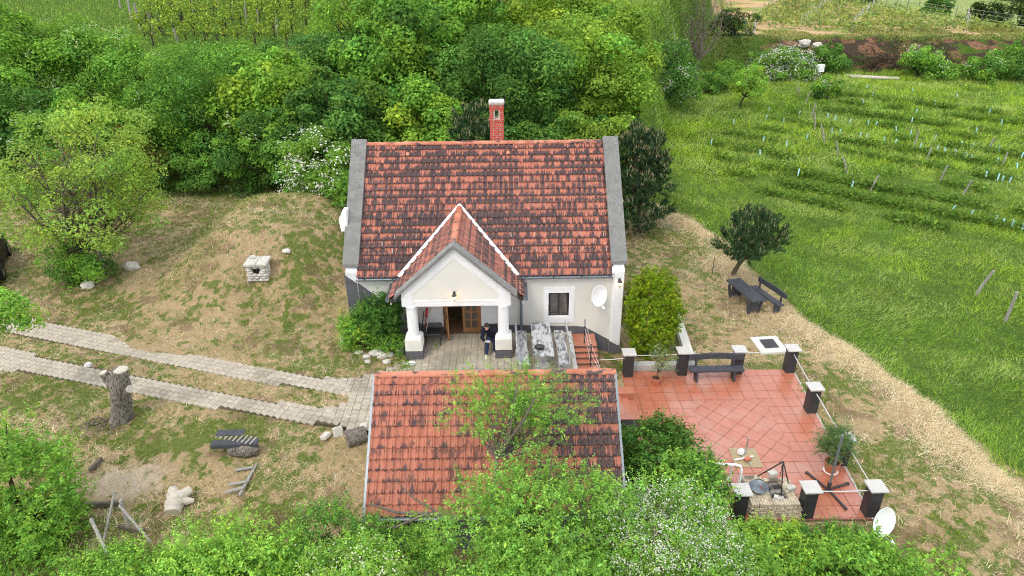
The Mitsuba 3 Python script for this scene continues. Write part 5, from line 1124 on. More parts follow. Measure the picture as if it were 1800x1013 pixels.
# ---- foreground
tree('foreground_tree', 'large mid green tree filling the lower left corner', 'tree', (-11.1, -8.9, .95), (1.5, 1.3, 2.6), 17000, .105, K['rob'], 170, alt=K['shrub'], altp=.35, M=85, cr=.24, lob=3.2, low=-.9, foot=(-11.4, -9.2), bl=None, gen=sprays)
tree('foreground_tree', 'yellow green bush at the left edge below the big left tree', 'shrub', (-12.3, -9.6, .5), (.9, .9, .9), 4500, .11, K['bright'], 171, alt=K['yel'], M=30, low=-.9, r0=.05, gen=sprays)
tree('bramble_bush', 'bright fresh green bramble bush at the bottom left of the shed', 'shrub', (-5.6, -10.5, .1), (2.1, 1.2, 1.3), 18000, .088, K['bright'], 172, alt=K['shrub'], altp=.4, M=75, cr=.24, lob=3.0, r0=.04, low=-.9, asp=.5, gen=sprays)
tree('bramble_bush', 'twiggy dull green bush against the left front corner of the shed', 'shrub', (-3.3, -9.85, .30), (1.3, .8, 1.2), 8000, .085, K['ash'], 173, alt=K['rob'], M=45, cr=.26, r0=.06, twig=9, nl=18, low=-.9, bark='m_bark', gen=sprays)
tree('bramble_bush', 'wide green bush along the bottom edge between the brambles and the poles', 'shrub', (-8.1, -10.4, -.3), (2.0, 1.0, .95), 12000, .088, K['rob'], 174, alt=K['bright'], altp=.3, M=55, cr=.26, lob=3.2, r0=.04, low=-.9, gen=sprays)
tree('flowering_shrub', 'cream flowered shrub at the bottom edge left of the fruit tree', 'shrub', (-2.3, -11.8, 1.35), (1.45, .8, .85), 9000, .085, K['shrub'], 175, alt=K['bright'], M=55, cr=.26, r0=.05, bl=(1300, .05, (.70, .74, .52), .5), gen=sprays)
tree('bramble_bush', 'fresh green bush under the front eave of the shed, left of the fruit tree', 'shrub', (-1.75, -10.15, .10), (1.35, .6, .85), 8500, .085, K['shrub'], 188, alt=K['rob'], M=40, r0=.04, low=-.9, gen=sprays)
t, cc, sz = tree('fruit_tree', 'fruit tree with glossy green leaves in the foreground, reaching over the shed roof', 'tree', (1.5, -11.2, 1.9), (2.5, 1.6, 1.85), 33000, .082, K['plum'], 176, alt=K['rob'], altp=.25, M=110, cr=.21, foot=(.4, -9.9), r0=.12, bark='m_bark', nl=16, asp=.46, gen=sprays)
lv, _, _ = sprays((1.35, -12.2, 1.15), (2.5, 1.1, 1.3), 15000, .085, K['plum'], 187, M=130, cr=.28, lob=1.5, alt=K['rob'], low=-.6, asp=.46)
addleaf('lower_crown', lv, t)
lv, c2_, s2_ = sprays((1.0, -8.3, 3.0), (2.2, 1.2, 1.3), 11500, .072, K['plum'], 177, core=.62, holes=.44, M=80, cr=.24, lob=1.5, alt=K['rob'], low=-.9, asp=.46)
addleaf('upper_crown', lv, t); lab(t+'__upper_crown', 'sparse leafy branch lying over the shed roof')
add('branch', limbs((.35, -9.7, 1.4), (.65, -8.3, 2.9), c2_, .062, 178, 26, .45, 3), 'm_bark', t, smooth=40)
add('dead_branch', cat(tube([(-.2, -10.1, 1.2), (-1.0, -9.7, .95), (-1.9, -9.5, .80), (-2.6, -9.35, .95)], [.06, .05, .04, .02], 7), tube([(-1.2, -9.65, .9), (-1.9, -9.9, .75), (-2.5, -9.7, .6)], [.04, .03, .015], 6), tube([(-.8, -9.8, 1.0), (-1.5, -9.4, 1.15), (-1.9, -9.2, 1.5)], [.035, .02, .01], 6)), 'm_bark', t, smooth=40)
tree('hawthorn', 'hawthorn dense with small white blossom at the lower right of the shed', 'shrub', (3.85, -11.3, 1.65), (1.65, 1.2, 1.75), 17000, .078, K['rob'], 179, alt=K['shrub'], M=85, cr=.26, lob=3.0, low=-.8, bl=(11000, .036, (.78, .79, .68), .8), gen=sprays)
tree('hawthorn', 'white flowering hawthorn at the bottom edge right of the larger hawthorn', 'shrub', (4.9, -12.3, 1.5), (.95, .8, .9), 6500, .075, K['rob'], 180, alt=K['shrub'], M=40, cr=.28, bl=(3000, .034, (.78, .79, .68), .7), gen=sprays)
tree('creeper_hedge', 'dark green creeper covered hedge between the shed and the terrace', 'hedge', (5.0, -6.5, -.15), (1.2, 1.5, 1.0), 13000, .095, K['deep'], 181, alt=(.065, .125, .022), M=70, cr=.27, lob=3.2, low=-.9, r0=.04, asp=.7, gen=sprays)
tree('creeper_hedge', 'creeper covered bank below the pipe stand on the terrace edge', 'hedge', (5.45, -8.45, .30), (.95, 1.2, 1.1), 11000, .092, K['shrub'], 182, alt=K['deep'], altp=.4, M=60, cr=.26, lob=3.2, low=-.9, r0=.04, asp=.7, gen=sprays)
tree('creeper_hedge', 'yellow green creeper growing below the brick fireplace', 'hedge', (6.8, -9.75, -.55), (1.6, 1.0, .95), 13000, .088, K['shrub'], 183, alt=K['yel'], altp=.25, M=70, cr=.25, lob=3.2, low=-.9, r0=.04, asp=.65, gen=sprays)
tree('creeper_hedge', 'dense vine leaves below the near edge of the terrace beside the dish', 'hedge', (8.6, -9.4, -.80), (1.5, .75, .62), 11000, .085, K['deep'], 184, alt=K['rob'], altp=.4, M=60, cr=.24, lob=3.2, low=-.9, r0=.03, asp=.6, gen=sprays)
tree('weed_patch', 'tall broad leaved weeds in the lower right below the satellite dish', 'weeds', (8.9, -10.2, -.75), (2.1, .9, .9), 9500, .13, K['rob'], 185, alt=K['shrub'], M=70, cr=.23, lob=3.2, low=-.9, r0=.02, asp=.5, gen=sprays)
tree('creeper_hedge', 'mixed creeper and shrub at the bottom edge between the hawthorns and the terrace weeds', 'hedge', (5.9, -11.0, .15), (1.2, .9, 1.2), 9000, .088, K['shrub'], 186, alt=K['rob'], M=50, cr=.24, lob=3.2, low=-.9, r0=.04, asp=.6, gen=sprays)
# ---- potted plants
def potplant(label, x, y, pr, ph, c, rad, N, leaf, base, seed, saucer=True, asp=.3, **k):
    p = thing('potted_plant', label, 'potted plant')
    add('pot', lathe([(0, 0), (pr*.75, 0), (pr, ph-.05), (pr*1.06, ph-.05), (pr*1.06, ph), (pr*.94, ph), (pr*.9, ph-.06), (0, ph-.06)], 26, (x, y, TZ+.02)), 'm_terracotta', p, smooth=40)
    add('soil', lathe([(0, ph-.045), (pr*.92, ph-.045)], 20, (x, y, TZ+.02)), 'm_soil', p)
    if saucer: add('saucer', lathe([(0, 0), (pr*.9, 0), (pr*1.02, .03), (pr*.98, .035), (pr*.95, .012), (0, .012)], 26, (x, y, TZ+.002)), 'm_wplastic' if 'oleander' in label else 'm_terracotta', p, smooth=40)
    lv, cc, sz = sprays(c, rad, N, leaf, base, seed, asp=asp, low=-.8, holes=.2, core=.55); addleaf('foliage', lv, p)
    add('stem', limbs((x, y, TZ+ph-.05), c, cc, .02, seed+1, 12, .3, 1), 'm_twig', p)
potplant('thin grey leaved plant in a clay pot at the back left of the terrace', 5.86, -2.0, .155, .27, (5.98, -1.95, .05), (.42, .32, .55), 900, .10, (.24, .31, .13), 190, cr=.30, M=20)
potplant('bushy oleander in a clay pot by the right edge of the terrace', 10.08, -6.42, .21, .34, (10.05, -6.40, .12), (.46, .42, .55), 3600, .115, (.13, .215, .075), 191, cr=.36, M=24, asp=.22)
# ---- meadow trees and bank shrubs
tree('blossom_bush', 'wide white blossoming bush at the far side of the meadow', 'shrub', (30.1, 52.4, .35), (3.6, 2.2, 1.75), 9000, .25, K['rob'], 200, alt=K['shrub'], M=70, cr=.24, low=-.8, bl=(3000, .16, (.66, .68, .58), .75))
tree('bank_shrub', 'dark green shrub right of the white hive box', 'shrub', (35.1, 54.6, .5), (1.9, 1.5, 1.7), 4500, .24, K['ash'], 201, alt=K['shrub'], M=36, low=-.9)
tree('bank_shrub', 'leafy shrub with a few blossoms in front of the brush heap', 'shrub', (43.4, 51.8, .6), (2.3, 1.7, 1.9), 6000, .24, K['rob'], 202, alt=K['bright'], M=44, low=-.9, bl=(350, .15, (.66, .68, .58), .5))
tree('bank_shrub', 'tall dark shrub at the right edge below the vineyard', 'shrub', (52.8, 50.0, 1.0), (2.5, 2.0, 3.3), 7500, .24, K['ash'], 203, alt=K['rob'], M=50, low=-.9)
tree('bank_shrub', 'spreading shrub left of the tall dark shrub at the right edge', 'shrub', (49.0, 50.0, .1), (2.6, 1.7, 1.5), 5500, .23, K['rob'], 204, alt=K['ash'], M=44, low=-.9, bl=(250, .14, (.62, .65, .5), .4))
tree('bank_shrub', 'low bushes joining the leafy shrub and the right edge along the meadow', 'shrub', (46.2, 50.8, -.45), (2.4, 1.1, .75), 3500, .2, K['shrub'], 205, alt=K['ash'], M=34, low=-.9)
tree('young_tree', 'slim young tree alone in the meadow', 'tree', (21.9, 39.8, 1.05), (1.45, 1.2, 1.55), 4200, .17, K['bright'], 206, alt=K['walnut'], M=40, cr=.26, foot=(21.55, 40.3), r0=.09, split=.5)
tree('bank_shrub', 'small round bush in the meadow in front of the hive box', 'shrub', (30.7, 43.6, -.2), (1.5, 1.1, .95), 3600, .19, K['shrub'], 207, alt=K['dark'], M=34, low=-.9, bl=(160, .13, (.6, .63, .45), .4))
tree('bank_shrub', 'low dark bush left of the wide white blossoming bush', 'shrub', (21.0, 46.5, -.1), (2.0, 1.2, 1.1), 4200, .2, K['ash'], 208, alt=K['rob'], M=34, low=-.9)
tree('bank_shrub', 'dark bush sprinkled with blossom at the right end of the wood', 'shrub', (14.9, 38.6, 2.2), (2.4, 2.0, 3.3), 9000, .22, K['dark'], 209, alt=K['ash'], M=55, low=-.9, bl=(420, .14, (.55, .52, .45), .5))
tree('bank_shrub', 'grey green bush on the slope beside the sandy track', 'shrub', (26.8, 61.0, 3.3), (2.2, 1.8, 1.9), 4500, .22, (.055, .09, .04), 210, alt=K['dark'], M=36, low=-.9)
t, cc, sz = tree('bare_tree', 'nearly bare tree with forked branches above the meadow slope', 'tree', (20.2, 49.6, 5.2), (3.0, 1.4, 2.6), 420, .18, (.12, .14, .05), 211, M=30, r0=.17, foot=(19.6, 49.0), nl=18, twig=5, bark='m_bark', split=.4)
for k, (x, y, rx, t) in enumerate(((24.5, 54.5, 2.0, 'grassy tuft of bushes on the left end of the cut bank'), (28.5, 57.2, 1.7, 'low bushes on top of the cut bank left of the boulders'), (36.6, 57.6, 1.3, 'small dark bush on the cut bank right of the boulders'), (47.2, 54.2, .9, 'small bright bush among the brush on the right of the bank'), (17.8, 44.5, 2.0, 'rough green bushes at the left foot of the slope'))):
    tree('slope_bush', t, 'shrub', (x, y, float(gz(x, y))+.35), (rx, rx*.7, .9), 3000, .2, [K['rob'], K['ash'], K['dark'], K['bright'], K['shrub']][k], 220+k, alt=K['shrub'], M=30, low=-.9, r0=.03)
# far trees beyond the vineyard
tree('far_tree', 'dark tree behind the far vineyard fence, left one', 'tree', (75.0, 106, .5), (2.8, 2.2, 2.9), 3500, .38, K['deep'], 230, M=36)
tree('far_tree', 'dark rounded tree behind the fence at the top right', 'tree', (75.8, 94, -.2), (3.2, 2.6, 2.7), 3800, .38, (.045, .085, .02), 231, M=36)
tree('far_tree', 'long dark tree clump at the right edge behind the vineyard fence', 'tree', (79.5, 91, -.3), (4.2, 2.6, 2.4), 4200, .38, (.05, .09, .024), 232, M=40)
tree('far_tree', 'bluish green wood edge in the top right corner', 'tree', (136, 172, -2.0), (9, 5, 4.2), 4200, .75, (.05, .09, .04), 233, M=40)
tree('far_tree', 'dark bush at the top edge above the far vineyard', 'tree', (63.8, 110, 2.0), (3.2, 2, 1.6), 2200, .38, K['deep'], 234, M=24)
# ================================================================ VINEYARDS, STAKES, GUARDS, BANK
def vine_plant(r, h=1.15, w=.55, n=110, leaf=.17, base=(.30, .42, .06)):
    k = np.arange(n); c = np.stack([r.normal(0, w*.75, 9), r.normal(0, .16, 9), r.uniform(.75, 1.25, 9)*h], -1)
    i = r.integers(0, 9, n); p = c[i]+r.normal(0, .15, (n, 3))
    L = leaf*np.exp(r.normal(0, .2, n)); col = tint(base, 9, r, .12, .1)[i]*tint((1, 1, 1), n, r, .2, .08)
    lv = leaf_mesh(p, r.normal(0, .6, (n, 3))+[0, -.2, .9], L, L*.85, col, r)
    st = cat([tube([(0, 0, -.1), (r.normal(0, .04), 0, .4*h), (r.normal(0, .05), 0, .72*h)], [.045, .04, .035], 6)]+[tube([(0, 0, .7*h), (s*w*.5, 0, .85*h+r.normal(0, .05)), (s*w*1.1, r.normal(0, .05), .98*h)], [.03, .022, .01], 5) for s in (-1, 1)]+[tube([(.05, .03, -.1), (.08, .03, h*1.22)], .028, 5)])
    return lv, st
rv = np.random.default_rng(300)
VAR = []
for k in range(5):
    (v, f, c), st_ = vine_plant(rv); VAR.append((mikit.ply(trimesh.Trimesh(v, f, process=False), 'leaf', color=c), mikit.ply(st_, 'm_barkdark', 40)))
nv = 0
for row in range(8):
    y0 = 33.6+row*2.0
    for k in range(22):
        x = -27.2+k*1.3+row*-.45+rv.normal(0, .12); y = y0+.14*(x+20)*-.35+rv.normal(0, .1)
        if x > -10.5-.1*row or x < -28.5+row*-.2 or rv.random() < .07: continue
        z = float(gz(x, y)); t = thing('grapevine', 'old grapevine trained low along its row in the upper left vineyard', 'grapevine', 'grapevines of the upper left vineyard')
        m = TW((x, y, z), rz=rv.normal(-3, 8), s=[rv.uniform(.85, 1.15), 1, rv.uniform(.85, 1.15)])
        lv_, st_ = VAR[rv.integers(0, 5)]; add('leaves', lv_, parent=t, tw=m); add('stem', st_, parent=t, tw=m); nv += 1
POSTS = [(-32.71, 43.44, 0, .2, .9), (-30.15, 39.85, 0, .1, 1.65), (-28.54, 37.65, .13, -.27, 2.0), (-26.99, 36.57, -.13, 0, 1.65), (-26.2, 36.38, 0, -.16, 1.1), (-24.22, 34.18, -.09, 0, 1.1), (-20.42, 38.93, .1, .2, 1.6), (-21.99, 40.49, .2, 0, 1.5), (-17.26, 36.4, .1, .1, 1.2), (-15.78, 42.97, 0, .1, 1.4), (-13.33, 40.89, .62, -.4, .9), (-18.99, 37.29, .2, 0, 1.5), (-25.82, 41.77, .2, 0, 1.3), (-24.21, 43.71, .1, -.1, 1.3)]
PT = ['short grey post farthest left in the upper vineyard', 'tall grey post at the left end of the vineyard beside a second one', 'longest leaning grey post at the left end of the vineyard', 'thick dark leaning post, third from the left in the vineyard', 'short dark post right of the thick dark leaning one', 'pale weathered post lowest in the vineyard, just above the thicket', 'dark tipped post in the middle of the vineyard', 'thin dark post behind the middle post of the vineyard', 'white weathered post above the thicket on the right of the vineyard', 'dark post at the top edge right of the middle of the vineyard', 'pale fallen post at the right end of the vineyard', 'pale topped post right of the middle post of the vineyard', 'thin tall stake in the left half of the vineyard', 'short stake at the top edge of the vineyard']
for k, ((x, y, ax, ay, h), t) in enumerate(zip(POSTS, PT)):
    z = float(gz(x, y)); w = .10 if k in (1, 2, 3, 5, 8) else .065
    lab(add('vineyard_post', tube([(x, y, z-.3), (x+ax*.5, y+ay*.5, z+h*.5), (x+ax, y+ay, z+h)], [w, w, w*.9], 7), 'm_oldbark' if k in (3, 4, 7, 9) else 'm_stake'), t, 'post')
STK = [(28.76, 45.47, -.11, .17, .95), (27.94, 41.7, .19, -.22, 1.15), (26.51, 36.67, .14, -.11, 1.3), (25.39, 32.9, -.21, .18, 1.4), (24.73, 29.24, -.53, .18, 1.4), (24.31, 25.99, -.34, .08, 1.15), (23.46, 22.5, -.46, .26, 1.1), (23.38, 19.24, .31, -.09, 1.05), (30.54, 27.79, .1, -.02, 1.3), (29.92, 24.88, .12, -.06, .95), (28.62, 20.82, .14, -.2, 1.1), (35.34, 26.74, .17, -.07, 1.1), (34.13, 23.25, .15, .01, 1.05), (28.68, 18.36, .21, -.17, .95), (21.88, 5.8, .35, -.23, 1.3), (21.78, 3.46, .06, -.03, 1.4), (31.87, 49.11, -.18, -.05, .85)]
ST = ['upright stake at the top of the line of meadow stakes', 'right leaning stake, second from the top of the line of stakes', 'right leaning stake, third from the top of the line', 'upright stake in the middle of the line of stakes', 'left leaning stake, fifth from the top of the line', 'left leaning stake, sixth from the top of the line', 'left leaning stake at the lower end of the line', 'right leaning stake below the lower end of the line', 'farthest stake of the second line in the meadow', 'stake in the middle of the second line in the meadow', 'stake lower in the second line of the meadow', 'stake near the right edge, farther of two', 'stake near the right edge, nearer of two', 'leaning stake lowest in the second line of the meadow', 'thick leaning pale stake in the near right meadow', 'pale stake nearest the right edge of the picture', 'small stake beside the round meadow bush']
for k, ((x, y, ax, ay, h), t) in enumerate(zip(STK, ST)):
    z = float(gz(x, y)); w = .075 if k > 13 else .065
    lab(add('meadow_stake', tube([(x, y, z-.3), (x+ax*.5+.02, y+ay*.5, z+h*.5), (x+ax, y+ay, z+h)], [w, w*.9, w*.85], 6), 'm_stake'), t, 'stake')
GD = [(23.6, 38.6), (19.3, 34.4), (22.4, 35.8), (20.0, 29.3), (16.0, 28.8), (18.8, 26.2), (23.5, 29.9), (25.7, 37.2), (23.4, 34.5), (21.4, 28.2), (27.7, 36.1), (27.8, 35.0), (28.7, 34.3), (29.9, 33.6), (30.5, 33.5), (31.4, 32.0), (26.2, 31.7), (26.7, 31.4), (27.7, 30.2), (28.1, 30.0), (29.0, 29.0), (29.6, 28.6), (31.9, 30.8), (32.7, 40.5), (34.9, 43.5), (36.0, 47.0), (39.4, 45.0), (42.4, 42.8), (38.7, 39.8), (35.8, 37.4), (33.8, 34.3), (41.5, 36.6), (40.4, 33.2), (37.1, 31.1), (32.9, 29.3), (30.7, 27.2), (31.5, 26.3), (31.9, 26.1), (32.4, 25.7), (32.7, 25.1), (34.1, 27.9), (34.4, 27.1), (35.8, 26.2), (34.0, 23.5), (36.5, 24.8), (34.7, 22.5), (34.7, 21.8), (31.7, 21.0), (32.0, 20.3), (32.3, 20.3), (32.5, 19.9), (22.3, 19.4), (19.8, 21.7), (33.0, 24.8), (26.4, 15.5), (26.9, 14.6), (27.6, 13.6), (27.9, 13.3), (28.2, 13.0), (28.5, 12.6)]
GM = mikit.ply(lathe([(.045, 0), (.05, .40), (.042, .40), (.037, 0)], 10), 'm_guard', 40)
for k, (x, y) in enumerate(GD):
    key = add('vine_guard', GM, tw=TW((x, y, float(gz(x, y))+.18), rx=rv.normal(0, 6), ry=rv.normal(0, 6), s=[1, 1, rv.uniform(.7, 1.15)]))
    lab(key, 'small light blue plastic guard round a young vine in the green meadow', 'plant guard', 'blue vine guards in the meadow')
# overgrown vine rows of the meadow: low dark foliage strips
def strip(p0, p1, n, w, h, leaf, base, r):
    s = r.random(n); g = meshkit.noise(np.stack([s*np.hypot(*(np.subtract(p1, p0)))*.55, 0*s+p0[0], 0*s], -1)) > .42
    s = s[g]; n = len(s); p = np.outer(1-s, p0)+np.outer(s, p1)+r.normal(0, w, (n, 2)); z = gz(p[:, 0], p[:, 1])+np.abs(r.normal(.25, h*.5, n))
    L = leaf*np.exp(r.normal(0, .25, n)); return leaf_mesh(np.c_[p, z], r.normal(0, .6, (n, 3))+[0, 0, .9], L, L*.7, tint(base, n, r, .25, .12), r)
rm = np.random.default_rng(310); LS = []
d_ = np.array([.80, -.60])
for k, (x, y) in enumerate([(16.0, 29.2), (17.8, 32.0), (19.0, 34.8), (22.0, 36.4), (25.3, 38.0), (30.5, 42.2), (31.6, 45.0), (14.6, 26.4), (14.6, 23.2), (15.6, 19.6), (27.0, 40.2)]):
    a = np.array([x, y]); b = a+d_*rm.uniform(24, 32); LS.append(strip(a, b, 4200, .26, .32, .18, (.15, .26, .045), rm))
lab(addleaf('vine_rows', merge(LS)), 'low dark overgrown vine rows running through the bright meadow', 'vines', kind='stuff')
# far vineyard on the plateau
LS = []; ds = np.array([.86, -.51]); pr_ = np.array([.51, .86])
PO = []
for k in range(26):
    o = np.array([30.5, 69.5])+pr_*k*2.05
    L_ = 46+k*.6
    for s in np.arange(0, L_, .95):
        p = o+ds*s+rm.normal(0, .08, 2)
        if p[0] > 50.8+(92.8-p[1])*.378-1.2 or p[1] < 61.5+(-.06)*(p[0]-30)+2.2 or p[0] < 30.5+.10*(p[1]-62): continue
        if s % 5.7 < .95: PO.append(p)
        n = 24; q_ = np.c_[p+rm.normal(0, .34, (n, 2)), gz(*p)+np.abs(rm.normal(.60, .30, n))]
        LL = .30*np.exp(rm.normal(0, .25, n)); LS.append(leaf_mesh(q_, rm.normal(0, .6, (n, 3))+[0, -.1, .9], LL, LL*.8, tint((.30, .38, .10), 1, rm, .15, .12)*tint((1, 1, 1), n, rm, .2, .08), rm))
lab(addleaf('far_vineyard', merge(LS)), 'rows of young yellow green vines on the plateau beyond the bank', 'vineyard', kind='stuff')
lab(add('trellis_posts', cat([tube([(p[0], p[1], float(gz(*p))-.2), (p[0]+rm.normal(0, .05), p[1], float(gz(*p))+1.7)], .035, 4, cap=False) for p in PO]), 'm_rail'), 'thin grey trellis posts standing in rows among the far vines', 'posts', kind='stuff')
FP = []
for k in range(22):
    y = 96-k*1.75; x = 50.8+(92.8-y)*.378+.6
    key = add('fence_post', tube([(x, y, float(gz(x, y))-.2), (x+rm.normal(0, .05), y, float(gz(x, y))+1.55)], .05, 6), 'm_bark'); FP.append((x, y, float(gz(x, y))))
    lab(key, 'pale post of the fence along the far edge of the plateau vineyard', 'post', 'posts of the far vineyard fence')
lab(add('fence_wires', cat([tube([(x, y, z+h) for x, y, z in FP], .009, 4) for h in (.5, 1.0, 1.4)]), 'm_rail'), 'thin wires strung along the far vineyard fence', 'wire')
lab(add('concrete_post', cat(tube([(29.6, 63.2, float(gz(29.6, 63.2))-.2), (29.7, 63.2, float(gz(29.6, 63.2))+1.35)], .12, 6), tube([(29.7, 63.2, float(gz(29.6, 63.2))+1.35), (29.7, 63.2, float(gz(29.6, 63.2))+1.5)], [.13, .10], 6)), 'm_stone'), 'pale capped post beside the sandy track at the left end of the vineyard', 'post')
for k, (x, y, r_, t) in enumerate(((33.9, 58.6, .55, 'largest white boulder on top of the cut bank'), (35.3, 58.4, .42, 'white boulder right of the largest one on the bank'), (34.4, 57.8, .34, 'small boulder in front of the white boulders on the bank'), (33.0, 57.6, .30, 'small boulder left of the white boulders on the bank'))):
    lab(add('boulder', blob(r_, (x, y, float(gz(x, y))+r_*.4), 320+k, .3, 2, (1.2, 1, .8)), 'm_rock', smooth=25), t, 'stone')
def brush(c, sx, sy, sz, n, seed, label):
    r = np.random.default_rng(seed); ms = []
    for _ in range(n):
        a = np.array(c)+r.normal(0, 1, 3)*[sx, sy, sz*.5]+[0, 0, sz*.5]; d = nrm(r.normal(size=3)*[1, .6, .35]); L_ = r.uniform(.5, 1.6)
        ms.append(tube([a-d*L_*.5, a+r.normal(0, .08, 3), a+d*L_*.5], [.045, .035, .015], 4, cap=False))
    lab(add('brush_heap', cat(ms), 'm_twig' if seed % 2 else 'm_barkdark'), label, 'brush', None)
brush((41.8, 56.0, float(gz(41.8, 56.0))+.3), 1.9, .7, 1.3, 240, 331, 'large dark heap of cut brush on the right part of the bank')
brush((48.0, 54.6, float(gz(48, 54.6))+.2), 1.3, .5, .9, 150, 332, 'smaller dark brush heap farther right on the bank')
brush((38.0, 56.6, float(gz(38, 56.6))+.4), 1.4, .6, .9, 90, 333, 'loose roots and twigs hanging from the middle of the bank')
brush((35.5, 57.0, float(gz(35.5, 57))+.3), 1.5, .5, .7, 90, 335, 'pale twigs scattered below the white boulders')
hb = thing('hive_box', 'white box on a post before the bushes at the far side of the meadow', 'box')
hx, hy = 33.3, 52.0; hz = float(gz(hx, hy)); add('box', box(.62, .5, .75, (hx, hy, hz+1.15), .03), 'm_wplastic', hb); add('leg', tube([(hx, hy, hz-.1), (hx, hy, hz+.78)], .06, 6), 'm_stake', hb)
for k, (x0, y0, x1, y1, t) in enumerate(((36.5, 53.1, 41.3, 51.2, 'pale fallen trunk lying along the foot of the bank'), (36.8, 52.3, 40.2, 51.4, 'second pale trunk lying in the meadow in front of the fallen one'), (13.5, 45.0, 20.5, 46.8, 'long thin pale pole lying in the grass at the left end of the meadow'))):
    s_ = np.linspace(0, 1, 6); lab(add('fallen_trunk', tube([(x0+(x1-x0)*s+rm.normal(0, .05), y0+(y1-y0)*s, float(gz(x0+(x1-x0)*s, y0+(y1-y0)*s))+.16) for s in s_], .15 if k < 2 else .08, 7), 'm_cutwood'), t, 'log')
lab(add('metal_stake', tube([(9.95, 6.1, -.95), (9.97, 6.1, .15)], .018, 6), 'm_twig'), 'thin dark stake left of the small leaning pine', 'stake')
for k, (x0, y0, x1, h, t) in enumerate(((26.6, 60.6, 25.4, 2.6, 'thin leaning pole of the left end brace above the bank'), (28.4, 61.0, 27.6, 2.2, 'thin leaning pole next to the sandy track above the bank'))):
    lab(add('brace_pole', tube([(x0, y0, float(gz(x0, y0))), (x1, y0+.3, float(gz(x0, y0))+h)], .05, 5), 'm_rail'), t, 'pole')

# ================================================================ GRASS
def blades(p, h, w, col, r, lean=.5, windd=(0, 0)):
    n = len(p); z = gz(p[:, 0], p[:, 1]); a = r.uniform(0, 2*PI, n); b = np.stack([np.cos(a), np.sin(a), 0*a], -1)*(w*.5)[:, None]
    l = np.c_[r.normal(0, 1, (n, 2))*lean+np.asarray(windd), np.ones(n)]; l = nrm(l)*h[:, None]
    q_ = np.c_[p, z-.01]; V = np.stack([q_-b, q_+b, q_+l], 1).reshape(-1, 3)
    return V, np.arange(3*n).reshape(-1, 3), np.repeat(np.clip(col, .01, .9), 3, 0)
keep_out = shapely.unary_union([drive_poly.buffer(.0), pave_poly, sbox(-5.0, -.1, 5.0, 8.0), tp, sbox(3.0, -4.8, 4.9, .1), sbox(SX0+.1, ey_+.2, SX1-.1, SY+1.2), mv and Polygon([(10.1, -.16), (11.14, -.16), (11.14, 1.0), (10.1, 1.0)]), sbox(7.2, -1.2, 7.6, 2.3), sbox(5.0, -1.2, 7.4, -.86)])
shapely.prepare(keep_out)
def scatter(n, x0, x1, y0, y1, r, dens=None):
    p = np.c_[r.uniform(x0, x1, n), r.uniform(y0, y1, n)]
    d = p-CAM[:2]; ok = np.abs(d[:, 0]) < d[:, 1]*.69+6.5   # only what the photograph's field shows
    p = p[ok]
    return p[~shapely.contains_xy(keep_out, p[:, 0], p[:, 1])]
def edge_x(y): return 13.9-.27*y+(meshkit.noise(np.stack([y*.33, 0*y+4, 0*y], -1))-.5)*1.1
rgs = np.random.default_rng(400)
N3 = lambda p, f, s=0: meshkit.noise(np.c_[p*f, np.zeros(len(p))+s])
# dry lawn: lying straw and green tufts
LS = []
p = scatter(490000, -24, 17, -12, 17, rgs); east = p[:, 0] > edge_x(p[:, 1])+(N3(p, .9, 3)-.5)*.6; p = p[~east & ~((p[:, 1] > 13) & (p[:, 0] > 4))]
p = p[(((p[:, 0]+9.9)/1.5)**2+((p[:, 1]+7.1)/.75)**2 > .8) | (rgs.random(len(p)) < .18)]
g = .30*N3(p, .38)+.34*N3(p, 1.15, 4)+.36*N3(p, 3.6, 8)
thr = np.where(p[:, 0] > 4, .55, .49); thr = thr-.10*((p[:, 1] > 7.6) & (p[:, 1] < 10.5) & (p[:, 0] > -14) & (p[:, 0] < -5)); pg = 1/(1+np.exp(-(g-thr)/.022)); isg = rgs.random(len(p)) < .06+.80*pg
a = p[~isg]; k = len(a); a = a[rgs.random(k) < .70]; k = len(a)
LS.append(blades(a, rgs.uniform(.08, .30, k), rgs.uniform(.008, .019, k), tint((.68, .55, .35), k, rgs, .30, .07), rgs, lean=2.4))
a = p[isg]; k = len(a)
LS.append(blades(a, rgs.uniform(.05, .15, k), rgs.uniform(.014, .030, k), tint((.20, .255, .055), k, rgs, .30, .22), rgs, lean=.8))
# thick band of cut hay along the meadow's edge
n = 75000; s = rgs.uniform(-9, 15, n); off = -np.abs(rgs.normal(0, .8, n)); a = np.c_[edge_x(s)+off, s]; a = a[~shapely.contains_xy(keep_out, a[:, 0], a[:, 1])]; a = a[rgs.random(len(a)) < .25+1.2*ss(.35, .7, .5*N3(a, .45, 3)+.5*N3(a, 1.7, 5))]; k = len(a)
LS.append(blades(a, rgs.uniform(.16, .42, k), rgs.uniform(.010, .018, k), tint((.74, .61, .39), k, rgs, .18, .05), rgs, lean=2.6, windd=(.5, -1.2)))
lab(addleaf('dry_grass', merge(LS), bsdf='grass'), 'mown lawn of dry straw and short green tufts', 'grass', kind='stuff')
